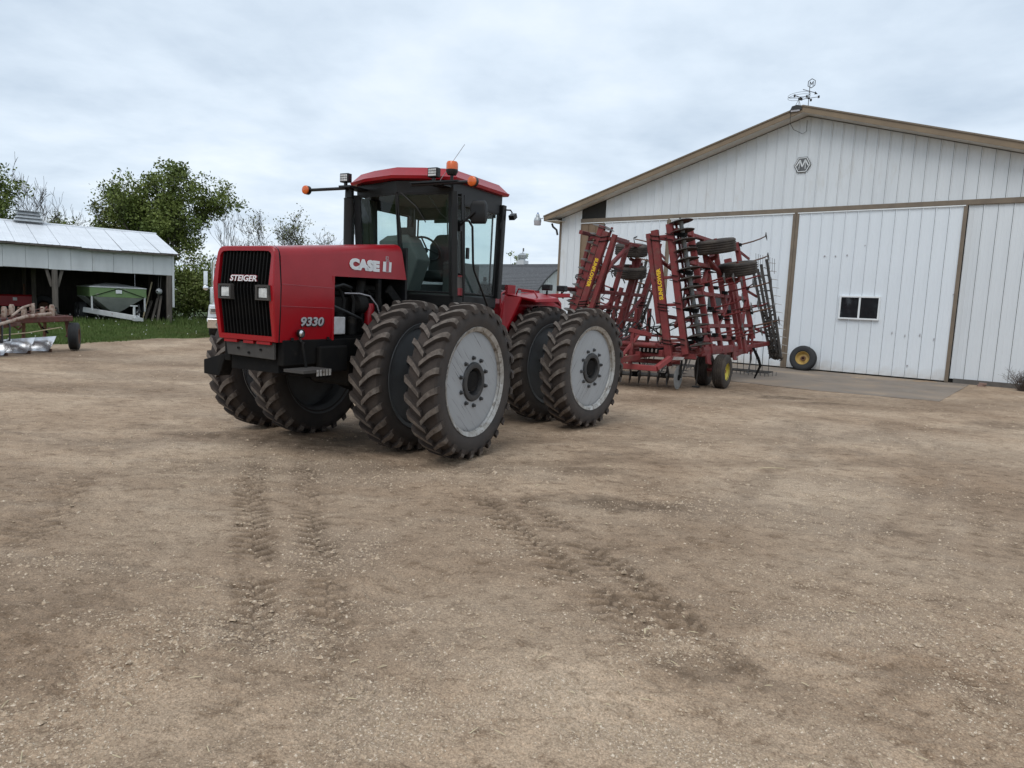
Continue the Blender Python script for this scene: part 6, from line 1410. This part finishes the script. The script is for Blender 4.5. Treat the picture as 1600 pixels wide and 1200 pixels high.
def make_tree(name, label, loc, h, spread, seed, levels=4, trunk_r=.22, leaves=0, lmat='leaf_dark', bmat='bark', clump=.8, lsize=.22, group='trees behind the yard', splay=.55, fork=.30, n0=5, low=None, cat='tree', rad=None):
    rg = random.Random(seed); t = thing(name, label, cat, loc, rg.uniform(0, 6), group)
    segs, tips = tree_skeleton(rg, h, spread, levels, trunk_r, splay, fork, n0)
    if rad:
        A = np.array([list(p) for p, d in tips]); mx, my = A[:, 0].mean(), A[:, 1].mean(); q = np.percentile(np.hypot(A[:, 0] - mx, A[:, 1] - my), 92); k = rad / q
        fx = lambda p: Vector(((p.x - mx * min(1, max(0, p.z / h))) * (1 + (k - 1) * min(1, max(0, p.z / (.35 * h)))), (p.y - my * min(1, max(0, p.z / h))) * (1 + (k - 1) * min(1, max(0, p.z / (.35 * h)))), p.z))
        segs = [([fx(p) for p in ps], rs) for ps, rs in segs]; tips = [(fx(p), d) for p, d in tips]
    m = MB()
    for ps, rs in segs: m.tube(ps, [max(r, .011) for r in rs], 6 if rs[0] > .05 else 3, cap=False)
    m.build('trunk', bmat, t)
    if leaves:
        r_ = np.random.default_rng(seed); cen = np.array([p for p, d in tips]); w = r_.uniform(.05, 1, len(cen)) ** 3.0; w /= w.sum()
        if low is not None: w = w * (cen[:, 2] > low); w /= w.sum()
        idx = r_.choice(len(cen), leaves, p=w); P = cen[idx] + np.clip(r_.normal(0, clump * .5, (leaves, 3)), -clump * .8, clump * .8) * np.array([1, 1, .75])
        a = r_.normal(0, 1, (leaves, 3)); a /= np.linalg.norm(a, axis=1)[:, None]; b = np.cross(a, r_.normal(0, 1, (leaves, 3))); b /= np.linalg.norm(b, axis=1)[:, None]
        s = lsize * r_.uniform(.5, 1.25, (leaves, 1)); V = np.stack([P - a * s * .6, P + b * s * .33, P + a * s * .6, P - b * s * .33], 1).reshape(-1, 3)
        o = D.objects.new('crown', np_mesh('crown', V, np.arange(leaves * 4).reshape(-1, 4), lmat)); COL.objects.link(o); o.parent = t
    return t
make_tree('maple_tree', 'big dense dark green tree right behind the pole shed', (-25.5, 51.0, 0), 10.6, 1.0, 21, 5, .30, 26000, 'leaf_dark', clump=.75, lsize=.20, n0=8, splay=.75, fork=.20, rad=3.5)
make_tree('olive_tree', 'thinner olive green tree leaning left of the big tree', (-30.0, 52.5, 0), 9.2, 1.0, 8, 5, .18, 9000, 'leaf_olive', clump=.65, lsize=.17, splay=.6, rad=2.4)
make_tree('bare_tree', 'tall bare grey tree just right of the big tree', (-22.4, 58.0, 0), 10.6, .8, 5, 6, .15, 0, bmat='bark_grey', splay=.5, rad=2.1)
make_tree('budding_tree', 'spreading half leafed tree left of the tractor cab', (-19.2, 57.0, 0), 8.9, 1.1, 14, 6, .14, 1500, 'leaf_olive', 'bark', .5, .15, splay=.65, rad=2.6)
make_tree('bare_tree', 'low bare tree showing just above the tractor hood', (-17.2, 62.0, 0), 7.9, 1.1, 33, 6, .11, 150, 'leaf_olive', 'bark_grey', .6, .16, splay=.7)
make_tree('bare_tree', 'tall bare tree above the left end of the shed roof', (-33.4, 49.5, 0), 10.6, .9, 17, 6, .15, 0, bmat='bark_grey', splay=.55, rad=2.8)
make_tree('leafy_tree', 'green tree cut by the left edge of the picture', (-36.3, 47.0, 0), 9.5, 1.0, 26, 5, .20, 16000, 'leaf_dark', clump=.9, lsize=.19, rad=2.4)
make_tree('young_tree', 'light green young tree peeking over the shed roof', (-31.0, 51.0, 0), 7.2, 1.0, 41, 5, .11, 5500, 'leaf_light', clump=.5, lsize=.16, rad=1.7)
make_tree('young_tree', 'low green treetop beside the shed roof vent', (-34.2, 52.5, 0), 6.9, 1.0, 43, 5, .11, 4500, 'leaf_dark', clump=.5, lsize=.16, rad=1.6)
make_tree('sapling', 'left of two yellow green saplings beyond the far barn roof', (-1.0, 70.5, 0), 6.7, .4, 51, 2, .06, 260, 'leaf_light', clump=.35, lsize=.2, group='saplings beyond the far barn', splay=.3)
make_tree('sapling', 'right of two yellow green saplings beyond the far barn roof', (-.35, 69.5, 0), 6.9, .4, 52, 2, .06, 320, 'leaf_light', clump=.38, lsize=.2, group='saplings beyond the far barn', splay=.3)
for k, (x, y, h, lab, lm, n) in enumerate(((-21.3, 44.6, 3.2, 'brushy shrub just beyond the pole shed corner', 'leaf_dark', 5000), (-20.2, 45.6, 2.7, 'dark shrub between pole shed and truck', 'leaf_olive', 4500), (-18.9, 44.6, 3.3, 'tall shrub behind the truck mirror', 'leaf_dark', 5200),
                                            (-22.3, 48.5, 4.6, 'tangled shrub under the big tree', 'leaf_olive', 5500), (-20.4, 49.0, 4.4, 'tall tangled shrub behind the parked truck', 'leaf_dark', 5200), (-17.6, 47.5, 3.2, 'shrub hidden mostly behind the truck', 'leaf_dark', 3500))):
    make_tree('shrub', lab, (x, y, 0), h, 1.35, 60 + k, 4, .07, n, lm, clump=.8, lsize=.17, group='shrubs beside the pole shed', splay=.9, fork=.16, n0=7, cat='shrub')

# ------------------------------------------------------------------ grass between yard and pole shed
def make_grass():
    r_ = np.random.default_rng(12); n = 90000
    px = r_.uniform(-.80, -.30, n); d = 1 / r_.uniform(1 / 48, 1 / 17, n); x = px * d; y = d
    g = grass_mask(x, y); keep = r_.uniform(0, 1, n) < np.clip((g - .25) * 1.6 + (fbm(x * .9, y * .9, 80, 3) - .5), 0, 1)
    # keep the floor of the pole shed bare
    lx = (x - SX) * math.cos(SYAW) + (y - SY) * math.sin(SYAW); ly = -(x - SX) * math.sin(SYAW) + (y - SY) * math.cos(SYAW)
    keep &= ~((ly > .5) & (lx < -.1) & (ly < 8.2)); x, y, ly = x[keep], y[keep], ly[keep]; n = len(x)
    lx = lx[keep]; tall = np.exp(-((ly + .6) / 1.3) ** 2) * (lx < 2) + .6 * (lx > 0) * (ly > -2)
    h = (.05 + .07 * r_.uniform(0, 1, n)) * (1 + 2.0 * tall) * (.7 + .8 * fbm(x * .6, y * .6, 90, 3)); a = r_.uniform(0, 6.28, n); w = .012 + .012 * r_.uniform(0, 1, n)
    bx_, by_ = np.cos(a) * w, np.sin(a) * w; lean_x, lean_y = r_.normal(0, .35, n) * h, r_.normal(0, .35, n) * h
    V = np.stack([np.stack([x - bx_, y - by_, np.full(n, -.02)], 1), np.stack([x + bx_, y + by_, np.full(n, -.02)], 1), np.stack([x + lean_x, y + lean_y, h], 1)], 1).reshape(-1, 3)
    o = D.objects.new('grass', np_mesh('grass', V, np.arange(n * 3).reshape(-1, 3), 'grass')); COL.objects.link(o)
    o['label'] = 'rough green grass between the yard and the pole shed'; o['category'] = 'grass'; struct(o, 'stuff')
    # dandelion clocks
    k = r_.choice(n, 170, p=(tall + .06) / (tall + .06).sum()); base = np.array([[1, 0, 0], [-1, 0, 0], [0, 1, 0], [0, -1, 0], [0, 0, 1], [0, 0, -1]]) * .024
    F0 = np.array([[0, 2, 4], [2, 1, 4], [1, 3, 4], [3, 0, 4], [2, 0, 5], [1, 2, 5], [3, 1, 5], [0, 3, 5]])
    V = (base[None] + np.stack([x[k], y[k], h[k] + .05], 1)[:, None]).reshape(-1, 3); F = (F0[None] + (np.arange(len(k)) * 6)[:, None, None]).reshape(-1, 3)
    o = D.objects.new('dandelions', np_mesh('dandelions', V, F, 'dandelion')); COL.objects.link(o)
    o['label'] = 'white dandelion clocks dotting the grass by the pole shed'; o['category'] = 'flowers'; struct(o, 'stuff')
make_grass()
